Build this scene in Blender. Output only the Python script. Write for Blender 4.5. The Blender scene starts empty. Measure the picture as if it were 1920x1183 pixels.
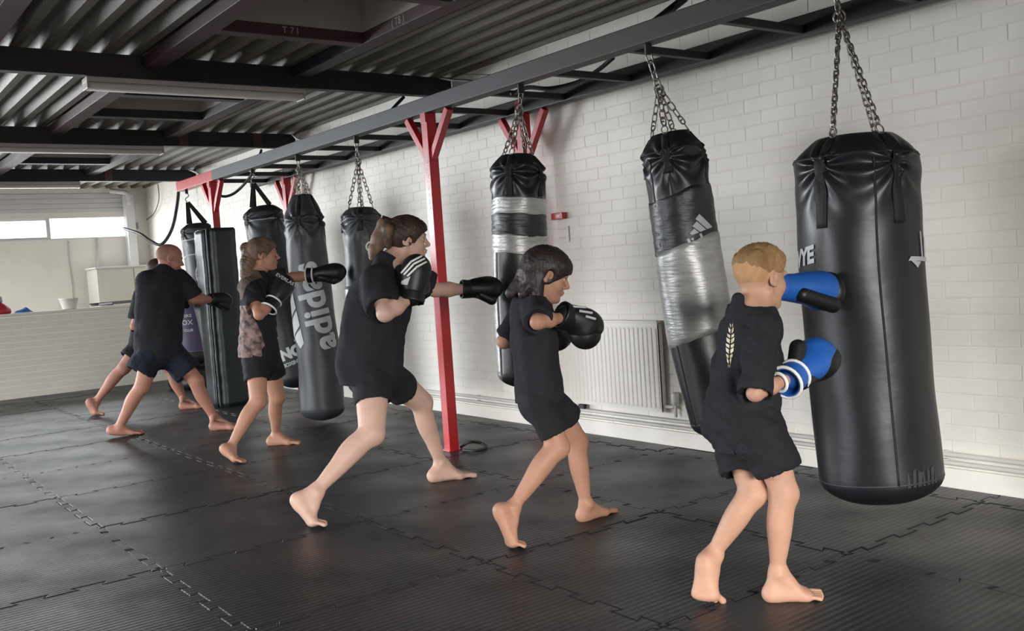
import bpy, bmesh, math, random
import numpy as np
from mathutils import Vector, Matrix
random.seed(4)
PI = math.pi
SC = bpy.context.scene
COL = SC.collection

# ---------------------------------------------------------------- camera
CAM_H, CAM_F = 1.1923, 1810.6
YAW, PITCH, ROLL = 0.6383, -0.0516, -0.0674
def _basis():
    f = Vector((math.sin(YAW)*math.cos(PITCH), math.cos(YAW)*math.cos(PITCH), math.sin(PITCH)))
    r = Vector((math.cos(YAW), -math.sin(YAW), 0))
    u = r.cross(f)
    return r*math.cos(ROLL)+u*math.sin(ROLL), -r*math.sin(ROLL)+u*math.cos(ROLL), f
CR, CU, CF = _basis()
CPOS = Vector((0, 0, CAM_H))
cam_data = bpy.data.cameras.new('camera')
cam_data.sensor_width = 36.0
cam_data.lens = CAM_F/1920*36.0
cam_data.clip_start = 0.05
cam = bpy.data.objects.new('camera', cam_data)
cam.matrix_world = Matrix(((CR.x, CU.x, -CF.x, 0), (CR.y, CU.y, -CF.y, 0), (CR.z, CU.z, -CF.z, CAM_H), (0, 0, 0, 1)))
COL.objects.link(cam)
SC.camera = cam

# ---------------------------------------------------------------- world, exposure, daylight
SC.view_settings.view_transform = 'Standard'
SC.view_settings.look = 'None'
SC.view_settings.gamma = 1.0
SC.view_settings.use_curve_mapping = False
SC.view_settings.exposure = 0.58
world = bpy.data.worlds.new('world')
SC.world = world
world.use_nodes = True
_wn = world.node_tree
_bg = _wn.nodes['Background']
_bg.inputs[0].default_value = (0.80, 0.88, 1.0, 1)
_bg.inputs[1].default_value = 0.55

def area_light(name, loc, aim, sx, sy, power, color=(1, 1, 1), spread=PI):
    d = bpy.data.lights.new(name, 'AREA')
    d.shape = 'RECTANGLE'; d.size = sx; d.size_y = sy; d.energy = power; d.color = color; d.spread = spread
    o = bpy.data.objects.new(name, d)
    o.location = loc
    o.rotation_euler = (Vector(aim)-Vector(loc)).to_track_quat('-Z', 'Y').to_euler()
    COL.objects.link(o)
    return o
# daylight entering through the shutter opening behind the camera and the one in the far left wall
area_light('daylight_front_opening', (-1.6, -8.0, 3.2), (-0.4, -3.0, 1.6), 6.5, 2.6, 3000, (1.0, 0.97, 0.93))
area_light('daylight_side_opening', (-9.5, 7.5, 3.1), (-4.6, 7.5, 1.5), 8.0, 2.6, 1900, (0.93, 0.96, 1.0))
area_light('daylight_back_windows', (1.0, 14.6, 2.15), (1.0, 9.0, 0.4), 6.0, 0.35, 60, (0.93, 0.97, 1.0))
area_light('daylight_back_doorway', (-2.6, 14.6, 1.45), (-1.8, 6.0, 0.6), 3.4, 1.9, 520, (0.90, 0.95, 1.0), 2.8)

def at(px, py, X=None, Y=None, Z=None, D=None):
    d = CR*((px-960)/CAM_F) - CU*((py-591.5)/CAM_F) + CF
    if X is not None: t = X/d.x
    elif Y is not None: t = Y/d.y
    elif Z is not None: t = (Z-CAM_H)/d.z
    else: t = D
    return CPOS + d*t

# ---------------------------------------------------------------- helpers
def lin(c):
    if isinstance(c, str):
        c = [int(c[i:i+2], 16)/255 for i in (0, 2, 4)]
    return tuple((v/12.92 if v <= 0.04045 else ((v+0.055)/1.055)**2.4) for v in c)

def material(name, color, rough=0.6, metal=0.0, var=0.0, nscale=8.0, bump=0.0, bscale=60.0, bdist=0.002,
             color2=None, spec=0.5, sss=0.0, coat=0.0, stretch=None, rvar=0.0, emit=None, wave=None, detail=4.0, randv=0.0):
    m = bpy.data.materials.new(name); m.use_nodes = True
    nt = m.node_tree; N = nt.nodes; L = nt.links
    b = N['Principled BSDF']
    c = lin(color)
    b.inputs['Base Color'].default_value = (*c, 1)
    b.inputs['Roughness'].default_value = rough
    b.inputs['Metallic'].default_value = metal
    b.inputs['Specular IOR Level'].default_value = spec
    if coat: b.inputs['Coat Weight'].default_value = coat; b.inputs['Coat Roughness'].default_value = 0.25
    if sss:
        b.inputs['Subsurface Weight'].default_value = sss
        b.inputs['Subsurface Radius'].default_value = (0.012, 0.005, 0.003)
        b.inputs['Subsurface Scale'].default_value = 1.0
    if emit:
        b.inputs['Emission Color'].default_value = (*lin(emit[0]), 1); b.inputs['Emission Strength'].default_value = emit[1]
    tc = N.new('ShaderNodeTexCoord'); mp = N.new('ShaderNodeMapping')
    L.new(tc.outputs['Object'], mp.inputs[0])
    if stretch: mp.inputs['Scale'].default_value = stretch
    if var or color2 or rvar or randv:
        nz = N.new('ShaderNodeTexNoise'); nz.inputs['Scale'].default_value = nscale; nz.inputs['Detail'].default_value = detail
        L.new(mp.outputs[0], nz.inputs[0])
        mx = N.new('ShaderNodeMix'); mx.data_type = 'RGBA'
        c2 = lin(color2) if color2 else tuple(min(1, v*(1-var)) for v in c)
        c1 = c if color2 else tuple(min(1, v*(1+var)) for v in c)
        mx.inputs[6].default_value = (*c1, 1); mx.inputs[7].default_value = (*c2, 1)
        rp = N.new('ShaderNodeValToRGB'); rp.color_ramp.elements[0].position = 0.35; rp.color_ramp.elements[1].position = 0.65
        L.new(nz.outputs[0], rp.inputs[0]); L.new(rp.outputs[0], mx.inputs[0])
        out = mx.outputs[2]
        if randv:
            oi = N.new('ShaderNodeObjectInfo'); mr = N.new('ShaderNodeMapRange')
            mr.inputs[3].default_value = 1-randv; mr.inputs[4].default_value = 1+randv
            L.new(oi.outputs['Random'], mr.inputs[0])
            hs = N.new('ShaderNodeHueSaturation'); L.new(out, hs.inputs['Color']); L.new(mr.outputs[0], hs.inputs['Value']); out = hs.outputs[0]
        L.new(out, b.inputs['Base Color'])
        if rvar:
            mr2 = N.new('ShaderNodeMapRange'); mr2.inputs[3].default_value = max(0.05, rough-rvar); mr2.inputs[4].default_value = min(1, rough+rvar)
            L.new(rp.outputs[0], mr2.inputs[0]); L.new(mr2.outputs[0], b.inputs['Roughness'])
    if bump or wave:
        last = None
        if wave:   # (scale along axis, direction, strength)
            wv = N.new('ShaderNodeTexWave'); wv.bands_direction = wave[1]; wv.inputs['Scale'].default_value = wave[0]
            L.new(tc.outputs['Object'], wv.inputs[0])
            bw = N.new('ShaderNodeBump'); bw.inputs['Strength'].default_value = wave[2]; bw.inputs['Distance'].default_value = bdist
            L.new(wv.outputs['Fac'], bw.inputs['Height']); last = bw
        if bump:
            nb = N.new('ShaderNodeTexNoise'); nb.inputs['Scale'].default_value = bscale; nb.inputs['Detail'].default_value = 3
            L.new(mp.outputs[0], nb.inputs[0])
            bb = N.new('ShaderNodeBump'); bb.inputs['Strength'].default_value = bump; bb.inputs['Distance'].default_value = bdist
            L.new(nb.outputs[0], bb.inputs['Height'])
            if last: L.new(last.outputs[0], bb.inputs['Normal'])
            last = bb
        L.new(last.outputs[0], b.inputs['Normal'])
    return m

def link(name, me, mat=None, parent=None, smooth=False):
    o = bpy.data.objects.new(name, me)
    if mat is not None:
        me.materials.clear(); me.materials.append(mat)
    if smooth:
        me.polygons.foreach_set('use_smooth', [True]*len(me.polygons))
    COL.objects.link(o)
    if parent is not None:
        o.parent = parent
        o.matrix_parent_inverse = parent.matrix_world.inverted() if False else Matrix.Translation(-parent.location)
    return o
def py_mesh(name, V, F, mat=None, parent=None, smooth=False):
    me = bpy.data.meshes.new(name)
    me.from_pydata([tuple(v) for v in V], [], F); me.update()
    return link(name, me, mat, parent, smooth)
def empty(name, loc=(0, 0, 0)):
    o = bpy.data.objects.new(name, None); o.location = loc; COL.objects.link(o); o.empty_display_size = 0.1
    return o
def tag(o, label=None, cat=None, group=None, kind=None):
    if label: o['label'] = label
    if cat: o['category'] = cat
    if group: o['group'] = group
    if kind: o['kind'] = kind
    return o
class MB:
    def __init__(s): s.V = []; s.F = []
    def add(s, V, F):
        k = len(s.V); s.V += [Vector(v) for v in V]; s.F += [tuple(i+k for i in f) for f in F]; return s
    def box(s, x0, x1, y0, y1, z0, z1, M=None, bev=0.0):
        b = bev
        if not b:
            V = [(x, y, z) for z in (z0, z1) for y in (y0, y1) for x in (x0, x1)]
            F = [(0, 2, 3, 1), (4, 5, 7, 6), (0, 1, 5, 4), (2, 6, 7, 3), (0, 4, 6, 2), (1, 3, 7, 5)]
            if M is not None: V = [M @ Vector(v) for v in V]
            return s.add(V, F)
        bm = bmesh.new(); bmesh.ops.create_cube(bm, size=1)
        for v in bm.verts:
            v.co = Vector(((x0+x1)/2+v.co.x*(x1-x0), (y0+y1)/2+v.co.y*(y1-y0), (z0+z1)/2+v.co.z*(z1-z0)))
        bmesh.ops.bevel(bm, geom=bm.edges[:], offset=b, segments=2, affect='EDGES', profile=0.6)
        bm.verts.index_update()
        V = [(M @ v.co) if M is not None else v.co.copy() for v in bm.verts]; F = [tuple(v.index for v in f.verts) for f in bm.faces]
        bm.free(); return s.add(V, F)
    def bar(s, a, b, w, h, up=(0, 0, 1), bev=0.0):   # box beam from a to b
        a = Vector(a); b = Vector(b); d = (b-a); L = d.length; d.normalize()
        x = d.cross(Vector(up))
        if x.length < 1e-4: x = d.cross(Vector((1, 0, 0)))
        x.normalize(); z = x.cross(d)
        M = Matrix(((x.x, d.x, z.x, a.x), (x.y, d.y, z.y, a.y), (x.z, d.z, z.z, a.z), (0, 0, 0, 1)))
        return s.box(-w/2, w/2, 0, L, -h/2, h/2, M, bev)
    def tube(s, pts, r, n=10, closed=False, cap=True):
        pts = [Vector(p) for p in pts]; m = len(pts)
        rr = r if isinstance(r, (list, tuple)) else [r]*m
        V = []; ref = None
        for i, p in enumerate(pts):
            if closed: t = pts[(i+1) % m]-pts[i-1]
            else: t = pts[min(i+1, m-1)]-pts[max(i-1, 0)]
            t.normalize()
            if ref is None:
                ref = t.cross(Vector((0, 0, 1)))
                if ref.length < 1e-3: ref = t.cross(Vector((1, 0, 0)))
            ref = (ref - t*ref.dot(t)).normalized(); q = t.cross(ref)
            V += [p+ref*(rr[i]*math.cos(2*PI*k/n))+q*(rr[i]*math.sin(2*PI*k/n)) for k in range(n)]
        F = []
        for i in range(m if closed else m-1):
            j = (i+1) % m
            F += [(i*n+k, i*n+(k+1) % n, j*n+(k+1) % n, j*n+k) for k in range(n)]
        if cap and not closed:
            F += [tuple(range(n-1, -1, -1)), tuple((m-1)*n+k for k in range(n))]
        return s.add(V, F)
    def lathe(s, prof, c=(0, 0, 0), n=24):
        V = []; c = Vector(c)
        for r, z in prof: V += [c+Vector((r*math.cos(2*PI*k/n), r*math.sin(2*PI*k/n), z)) for k in range(n)]
        F = []
        for i in range(len(prof)-1): F += [(i*n+k, i*n+(k+1) % n, (i+1)*n+(k+1) % n, (i+1)*n+k) for k in range(n)]
        F += [tuple(range(n-1, -1, -1)), tuple((len(prof)-1)*n+k for k in range(n))]
        return s.add(V, F)
    def build(s, name, mat, parent=None, smooth=False):
        return py_mesh(name, s.V, s.F, mat, parent, smooth)
def bezier(pts, n=10):   # Catmull-Rom through the points
    P = [Vector(p) for p in pts]; P = [P[0]*2-P[1]]+P+[P[-1]*2-P[-2]]; out = []
    for i in range(1, len(P)-2):
        for k in range(n):
            t = k/n
            out.append(0.5*((2*P[i])+(P[i+1]-P[i-1])*t+(2*P[i-1]-5*P[i]+4*P[i+1]-P[i+2])*t*t+(3*P[i]-P[i-1]-3*P[i+1]+P[i+2])*t**3))
    out.append(P[-2]); return out
def copy_obj(o, parent=None, M=None):
    c = o.copy(); COL.objects.link(c)
    if parent is not None: c.parent = parent
    if M is not None: c.matrix_basis = M
    return c
def struct(o): o['kind'] = 'structure'; return o

# ---------------------------------------------------------------- materials
M = {}
M['wall'] = material('white_masonry_paint', 'e8e3da', 0.6, var=0.03, nscale=3, bump=0.25, bscale=45, bdist=0.003)
M['brick'] = material('painted_brick', 'e8e3da', 0.55, var=0.025, nscale=5, bump=0.3, bscale=50, bdist=0.002, randv=0.015)
M['joint'] = material('painted_mortar', 'e2ddd4', 0.7, var=0.03, bump=0.3)
M['cream'] = material('cream_brick_paint', 'c9c5bb', 0.6, var=0.03, nscale=4, bump=0.3, bscale=40, randv=0.02)
M['mat'] = material('rubber_foam', '242427', 0.40, var=0.12, nscale=2.2, bump=0.35, bscale=240, bdist=0.003, rvar=0.08, wave=(10.5, 'Y', 0.28), randv=0.10, spec=0.32)
M['concrete'] = material('concrete', '55524e', 0.9, var=0.15, bump=0.3)
M['deck'] = material('galvanised_steel', '645f55', 0.62, metal=0.2, var=0.16, nscale=160, detail=2, bump=0.1, bscale=50, rvar=0.1)
M['navy'] = material('navy_beam_paint', '1c1f28', 0.5, var=0.15, nscale=3, bump=0.1)
M['maroon'] = material('maroon_primer', '46282c', 0.55, var=0.22, nscale=4, bump=0.15)
M['purple_beam'] = material('purple_brown_beam_paint', '352c31', 0.55, var=0.15, nscale=4, bump=0.1)
M['stub'] = material('rust_primer', '5a3c34', 0.65, var=0.2)
M['shaft'] = material('skylight_lining', 'a39a93', 0.8, var=0.06, nscale=2)
M['pane'] = material('frosted_skylight', 'd8d8d2', 0.5)
M['rack'] = material('dark_grey_steel', '29292b', 0.6, var=0.08, nscale=6, spec=0.5)
M['rack_black'] = material('black_steel', '16181e', 0.5, var=0.1)
M['red'] = material('red_powder_coat', 'b01a22', 0.35, var=0.08, nscale=5, coat=0.3)
M['fixture'] = material('white_plastic', 'c4bdb8', 0.4)
M['diffuser'] = material('tube_light_diffuser', 'ddd5cc', 0.5)
M['window'] = material('bright_window_glass', 'ffffff', 0.3, emit=('eef3fb', 1.25))
M['frame_white'] = material('white_upvc', 'd5d4d2', 0.4)
M['leather'] = material('black_leather', '1c1d20', 0.38, var=0.1, nscale=6, bump=0.14, bscale=14, bdist=0.008, spec=0.5, stretch=(1, 1, 1.6))
M['leather_grey'] = material('charcoal_leather', '36383b', 0.45, var=0.08, nscale=6, bump=0.08, bscale=14, bdist=0.006, spec=0.45, stretch=(1, 1, 1.6))
M['dull'] = material('dull_black_vinyl', '202226', 0.5, var=0.1, bump=0.2, bscale=30)
M['strap'] = material('black_webbing', '131315', 0.7, bump=0.3, bscale=300, bdist=0.001)
M['tape'] = material('silver_duct_tape', 'a8a8a6', 0.38, metal=0.35, var=0.12, nscale=9, bump=0.5, bscale=16, bdist=0.006, stretch=(1, 1, 5))
M['tape_dark'] = material('worn_grey_tape', '2b2b2d', 0.42, metal=0.1, var=0.2, nscale=7, bump=0.7, bscale=16, bdist=0.005, stretch=(1, 1, 4))
M['steel'] = material('chain_steel', '8f8a84', 0.35, metal=0.9)
M['print'] = material('white_print', 'd2d4d5', 0.5)
M['print_grey'] = material('grey_print', 'b0b4b6', 0.5)
M['pad'] = material('green_black_vinyl_pad', '242b2c', 0.42, var=0.1, bump=0.35, bscale=9, bdist=0.012)
M['purple'] = material('purple_vinyl', '3f3654', 0.5, var=0.08)
M['grey_vinyl'] = material('grey_vinyl', '8c9194', 0.5, var=0.08)
M['rad'] = material('radiator_enamel', 'e6e1d8', 0.45)
M['pipe'] = material('painted_pipe', 'cfccc6', 0.45)
M['black'] = material('black_plastic', '17171a', 0.5)
M['cable'] = material('black_cable', '1d1f24', 0.5)
M['blue_rag'] = material('blue_cloth', '2c62a8', 0.8, bump=0.3)
M['red_plastic'] = material('red_plastic', 'a5222c', 0.45)
M['tub'] = material('white_tub', 'd9d6cf', 0.4)
M['paper'] = material('white_paper', 'dedbd6', 0.7)
M['ink'] = material('faint_ink', 'a8a4a0', 0.7)

# ---------------------------------------------------------------- setting
WX, BY, CEIL = 4.34, 14.8, 2.705
# floor slab + jigsaw mats
fl = MB().box(-4.6, WX+0.3, -3.0, BY+0.3, -0.15, -0.021).build('floor', M['concrete']); struct(fl)
X0, Y0 = 1.1545-3.0, 4.2004-3.0
def seam(n=9, amp=0.018):
    """one metre of interlocking dovetail teeth, offsets on alternate sides"""
    w = 1/n; pts = [(0.0, 0.0), (0.03, 0.0)]
    for i in range(n):
        s = 1 if i % 2 == 0 else -1
        lo = (i-0.07)*w if i else 0.03
        hi = (i+1.07)*w if i < n-1 else 0.97
        pts += [(lo, s*amp), (hi, s*amp)]
    return pts+[(0.97, 0.0)]
SEAM = seam()
def mat_outline(x0, x1, y0, y1, teeth):
    """teeth: (bottom, right, top, left) booleans"""
    P = []
    def edge(a, b, nrm, on):
        a = Vector((*a, 0)); b = Vector((*b, 0)); L = (b-a).length; d = (b-a)/L; nrm = Vector((*nrm, 0))
        if not on: P.append(a); return
        for t, o in SEAM:
            if t*1.0 < L-1e-6: P.append(a+d*t+nrm*o)
    edge((x0, y0), (x1, y0), (0, 1), teeth[0])
    edge((x1, y0), (x1, y1), (1, 0), teeth[1])
    k = len(P); edge((x0, y1), (x1, y1), (0, 1), teeth[2]); seg = P[k:]; del P[k:]
    if teeth[2]: seg.append(Vector((x1, y1, 0))); P += [v for v in reversed(seg)][:-1]
    else: P += [Vector((x1, y1, 0))]
    k = len(P); edge((x0, y0), (x0, y1), (1, 0), teeth[3]); seg = P[k:]; del P[k:]
    if teeth[3]: seg.append(Vector((x0, y1, 0))); P += [v for v in reversed(seg)][:-1]
    else: P += [Vector((x0, y1, 0))]
    return P
def mat_mesh(x0, x1, y0, y1, teeth):
    P = mat_outline(x0, x1, y0, y1, teeth); n = len(P)
    def off(d):
        out = []
        for i in range(n):
            a, b, c = P[i-1], P[i], P[(i+1) % n]
            e1 = (b-a).normalized(); e2 = (c-b).normalized()
            n1 = Vector((-e1.y, e1.x, 0)); n2 = Vector((-e2.y, e2.x, 0)); q = n1+n2
            q = q/max(0.35, q.dot(n1)) if q.length > 1e-5 else n1
            out.append(b+q*d)
        return out
    V = [Vector((p.x, p.y, -0.02)) for p in off(0.0012)]+[Vector((p.x, p.y, -0.003)) for p in off(0.0012)]+[Vector((p.x, p.y, 0)) for p in off(0.0055)]
    F = []
    for r in range(2): F += [(r*n+i, r*n+(i+1) % n, (r+1)*n+(i+1) % n, (r+1)*n+i) for i in range(n)]
    F.append(tuple(range(2*n, 3*n)))
    me = bpy.data.meshes.new('mat'); me.from_pydata([tuple(v) for v in V], [], F); me.update(); return me
_cache = {}
xs = [X0+i for i in range(-2, 7)]+[WX-0.012]; ys = [Y0+j for j in range(-1, 12)]+[12.85-0.005]
for i in range(len(xs)-1):
    for j in range(len(ys)-1):
        w, h = xs[i+1]-xs[i], ys[j+1]-ys[j]
        key = (round(w, 3), round(h, 3), i == 0, i == len(xs)-2, j == 0, j == len(ys)-2)
        if key not in _cache:
            _cache[key] = mat_mesh(0, w, 0, h, (j != 0, i != len(xs)-2, j != len(ys)-2, i != 0))
        o = link('mat', _cache[key], M['mat'], fl)
        o.matrix_parent_inverse = Matrix()
        o.location = (xs[i], ys[j], random.uniform(-0.002, 0.0012))
        o.rotation_euler = (random.uniform(-1, 1)*0.0014, random.uniform(-1, 1)*0.0014, 0)

# right wall: backing slab, painted bricks, parapet band
def brick_wall(name, origin, ux, length, height, mat, nrm, keep=300, near=None, thick=0.24, backing=True, jmat=None):
    """bricks proud of a mortar slab; ux = unit vector along the wall, nrm = outward normal"""
    origin = Vector(origin); ux = Vector(ux); nrm = Vector(nrm); uz = Vector((0, 0, 1))
    w = MB(); a = origin; b = origin+ux*length
    q = [a, b, b-nrm*thick, a-nrm*thick]
    w.add([p for p in q]+[p+uz*height for p in q], [(0, 1, 2, 3), (7, 6, 5, 4), (0, 4, 5, 1), (1, 5, 6, 2), (2, 6, 7, 3), (3, 7, 4, 0)])
    wall = w.build(name, jmat or M['joint']); struct(wall)
    L, H, j = 0.225, 0.075, 0.006
    items = []
    nrow = int(height/H)
    for r in range(nrow):
        off = -0.5*L*(r % 2)
        k = 0
        while True:
            s0 = off+k*L; s1 = s0+L-0.003; k += 1
            if s0 >= length: break
            s0 = max(s0, 0); s1 = min(s1, length)
            if s1-s0 < 0.04: continue
            items.append((s0, s1, r*H+j*0.5, r*H+H-j*0.5))
    if near is not None:
        items.sort(key=lambda t: (origin+ux*((t[0]+t[1])/2)+uz*t[2]-Vector(near)).length)
    def geo(mb, s0, s1, z0, z1, p, dx=0.0):
        e = 0.003
        base = [(s0, z0), (s1, z0), (s1, z1), (s0, z1)]; top = [(s0+e, z0+e), (s1-e, z0+e), (s1-e, z1-e), (s0+e, z1-e)]
        V = [ux*s+uz*z-nrm*0.002 for s, z in base]+[ux*s+uz*z+nrm*(p*0.6) for s, z in base]+[ux*s+uz*z+nrm*p for s, z in top]
        F = [(4, 5, 9, 8), (5, 6, 10, 9), (6, 7, 11, 10), (7, 4, 8, 11), (8, 9, 10, 11), (0, 1, 5, 4), (1, 2, 6, 5), (2, 3, 7, 6), (3, 0, 4, 7)]
        mb.add(V, F)
    shared = {}
    rest = MB(); nk = 0
    for s0, s1, z0, z1 in items:
        p = random.uniform(0.0012, 0.0028)
        if nk < keep:
            key = round(s1-s0, 3)
            if key not in shared:
                mb = MB(); geo(mb, 0, s1-s0, 0, z1-z0, 0.0020)
                me = bpy.data.meshes.new('brick'); me.from_pydata([tuple(v) for v in mb.V], [], mb.F); me.update(); shared[key] = me
            o = link('brick', shared[key], mat, wall); o.matrix_parent_inverse = Matrix()
            o.location = origin+ux*s0+uz*z0+nrm*(p-0.0020); nk += 1
        else:
            geo(rest, s0, s1, z0, z1, p)
    if rest.V:
        V = [origin+v for v in rest.V]
        o = py_mesh('brick_courses', V, rest.F, mat, wall); o['kind'] = 'stuff'
    return wall
wr = brick_wall('wall_right', (WX+0.004, BY, 0), (0, -1, 0), BY+3.0, 2.78, M['brick'], (-1, 0, 0), 300, (WX, 2.9, 1.2))
# half-height brick counter wall at the far end, with its top slab
wl = brick_wall('wall_counter', (1.0-1.6, 12.856, 0), (1, 0, 0), WX-0.0+0.6, 0.99, M['cream'], (0, -1, 0), 280, (3.0, 12.85, 0.5), thick=0.22)
cp = MB().box(-0.6, WX, 12.835, 13.10, 0.99, 1.022, bev=0.004).build('coping', M['cream'], wl)
bw = MB().box(-4.6, WX+0.24, BY, BY+0.24, 0, 2.0)
bw.box(-4.6, WX+0.24, BY, BY+0.24, 2.29, 2.78).box(-4.6, -2.2, BY, BY+0.24, 2.0, 2.29).box(4.06, WX+0.24, BY, BY+0.24, 2.0, 2.29)
bwo = bw.build('wall_back', M['wall']); struct(bwo)
for k, z in enumerate((2.36, 2.43, 2.50, 2.57)):
    MB().box(-4.6, 4.0, BY-0.012, BY-0.001, z+0.004, z+0.062, bev=0.003).build('plank', M['frame_white'], bwo)
# window strip with two lights in view
wi = struct(MB().box(-2.2, 4.06, BY+0.08, BY+0.10, 2.0, 2.29).build('window_1', M['window']))
MB().box(-2.2, 4.06, BY-0.02, BY+0.10, 1.985, 2.005, bev=0.004).build('window_sill', M['frame_white'], wi)
for x in (2.95, 1.0, -0.9):
    MB().box(x, x+0.05, BY+0.0, BY+0.09, 2.0, 2.29, bev=0.004).build('mullion', M['frame_white'], wi)
MB().box(0.0, 2.95, BY+0.03, BY+0.09, 2.0, 2.03, bev=0.003).build('window_frame', M['frame_white'], wi)
MB().box(0.0, 2.95, BY+0.03, BY+0.09, 2.265, 2.29, bev=0.003).build('window_frame', M['frame_white'], wi)
# walls that close the room outside the frame, with the two daylight openings
lw = MB().box(-4.8, -4.6, -3.0, 4.2, 0, 2.78).box(-4.8, -4.6, 10.8, BY, 0, 2.78).box(-4.8, -4.6, 4.2, 10.8, 2.15, 2.78).box(-4.8, -4.6, 4.2, 10.8, 0, 0.5)
struct(lw.build('wall_left', M['wall']))
fw_ = MB().box(-4.8, -2.8, -3.2, -3.0, 0, 2.78).box(1.2, WX+0.24, -3.2, -3.0, 0, 2.78).box(-2.8, 1.2, -3.2, -3.0, 2.08, 2.78)
struct(fw_.build('wall_front', M['wall']))

# corrugated roof deck with skylight openings
pitch, zb, zt = 0.175, 2.705, 2.765
SK = [(2.08, 2.98, 4.50, 5.38), (2.08, 2.98, 7.48, 8.33), (2.08, 2.98, 10.56, 11.40)]
def deck_strip(mb, xa, xb, y0, y1):
    i0 = math.floor((xa+4.6)/pitch)-1; P = []
    for i in range(i0, int((xb+4.6)/pitch)+2):
        b = -4.6+i*pitch
        P += [(b, zb), (b+0.055, zb), (b+0.085, zt), (b+0.145, zt)]
    Q = []
    def interp(x):
        for (xa_, za), (xb_, zb_) in zip(P, P[1:]+[(P[-1][0]+0.03, zb)]):
            if xa_ <= x <= xb_: return za+(zb_-za)*(x-xa_)/max(1e-9, xb_-xa_)
        return zb
    Q = [(xa, interp(xa))]+[p for p in P if xa < p[0] < xb]+[(xb, interp(xb))]
    n = len(Q)
    V = [(x, y0, z) for x, z in Q]+[(x, y1, z) for x, z in Q]+[(x, y0, z+0.003) for x, z in Q]+[(x, y1, z+0.003) for x, z in Q]
    F = [(i, i+1, n+i+1, n+i) for i in range(n-1)]+[(2*n+i, 3*n+i, 3*n+i+1, 2*n+i+1) for i in range(n-1)]
    mb.add(V, F)
dk = MB()
bays = [(-3.1, 3.47), (3.47, 6.49), (6.49, 9.46), (9.46, 12.55), (12.55, BY+0.05)]
for y0, y1 in bays:
    sk = [s for s in SK if y0 < s[2] < y1]
    if not sk: deck_strip(dk, -4.6, WX+0.05, y0, y1); continue
    x0, x1, ya, yb = sk[0]
    deck_strip(dk, -4.6, x0, y0, y1); deck_strip(dk, x1, WX+0.05, y0, y1)
    deck_strip(dk, x0, x1, y0, ya); deck_strip(dk, x0, x1, yb, y1)
deck = dk.build('ceiling', M['deck']); struct(deck)
# unseen flat roof above the deck keeps the sky out except at the skylights
rf = MB()
xcuts = [-4.8, 2.055, 3.005, WX+0.3]; ycuts = [-3.2, 4.475, 5.405, 7.455, 8.355, 10.535, 11.425, BY+0.3]
for a in range(3):
    for b_ in range(7):
        if a == 1 and b_ in (1, 3, 5): continue
        rf.box(xcuts[a], xcuts[a+1], ycuts[b_], ycuts[b_+1], 2.80, 2.86)
struct(rf.build('roof_slab', M['shaft']))
for k, (x0, x1, y0, y1) in enumerate(SK):
    sh = MB()
    for bx in ((x0-0.03, x0, y0, y1), (x1, x1+0.03, y0, y1), (x0, x1, y0-0.03, y0), (x0, x1, y1, y1+0.03)):
        sh.box(bx[0], bx[1], bx[2], bx[3], 2.70, 3.35)
    so = struct(sh.build('window_%d' % (k+2), M['shaft']))
    MB().box(x0-0.03, x1+0.03, y0-0.03, y1+0.03, 3.35, 3.37).build('pane', M['pane'], so)

# steel roof beams (channels) across the room
def channel(mb, x0, x1, y, z0, z1, depth=0.075, t=0.012):
    mb.box(x0, x1, y, y+t, z0, z1).box(x0, x1, y+t, y+depth, z0, z0+t).box(x0, x1, y+t, y+depth, z1-t, z1)
for k, (y, xs_) in enumerate(((3.47, 1.9), (6.443, 1.93), (9.41, 1.98), (12.5, 2.0))):
    e = tag(empty('roof_beam', (2.2, y, 2.56)), ['dark steel roof beam overhead, nearest the camera above the front mats',
        'nearest ceiling beam in view, purple-brown left half and navy right half',
        'second ceiling beam in view, navy with two rusty stubs',
        'farthest ceiling beam, just above the red end of the bag rack'][k], 'beam', 'steel beams across the ceiling')
    m1 = MB(); channel(m1, -4.6, xs_, y, 2.56, 2.704); m1.build('beam_segment', M['purple_beam'], e)['label'] = 'purple-brown beam segment'
    m2 = MB(); channel(m2, xs_, 4.335, y, 2.56, 2.704); m2.build('beam_segment', M['navy'], e)['label'] = 'navy beam segment'
    if k >= 2:
        for x in ((3.17, 3.92) if k == 2 else (3.25,)):
            MB().box(x-0.045, x+0.045, y-0.006, y, 2.566, 2.698).build('web_plate', M['stub'], e)
# joists along the room and skylight trimmers
jd = [('maroon-brown joist at far left of the near ceiling bay', 1.0, 3.55, 6.44, 'maroon'), ('maroon-brown joist left of the nearest skylight', 2.015, 3.55, 6.44, 'maroon'),
      ('maroon joist with chalk mark T8 right of the nearest skylight', 3.045, 3.55, 5.46, 'maroon'), ('navy joist from the nearest skylight corner to the near beam', 3.045, 5.46, 6.44, 'navy'),
      ('maroon-brown joist left of the middle skylight', 2.015, 6.52, 9.41, 'maroon'), ('dark joist right of the middle skylight', 3.045, 6.52, 9.41, 'purple_beam'),
      ('dark joist left of the farthest skylight', 2.015, 9.49, 12.5, 'purple_beam'), ('dark joist right of the farthest skylight', 3.045, 9.49, 12.5, 'purple_beam')]
for lb, x, y0, y1, mt in jd:
    tag(MB().box(x-0.06, x+0.06, y0, y1, 2.632, 2.704, bev=0.003).build('ceiling_joist', M[mt]), lb, 'joist', 'joists between the ceiling beams')
td = [('dark red trimmer with chalk mark T7 on far side of nearest skylight', 5.38, 0), ('dark red trimmer on near side of nearest skylight', 4.38, 0),
      ('navy trimmer on near side of middle skylight', 7.38, 1), ('navy trimmer on far side of middle skylight', 8.33, 1),
      ('dark trimmer on near side of farthest skylight', 10.46, 1), ('dark trimmer on far side of farthest skylight', 11.40, 1)]
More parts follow.
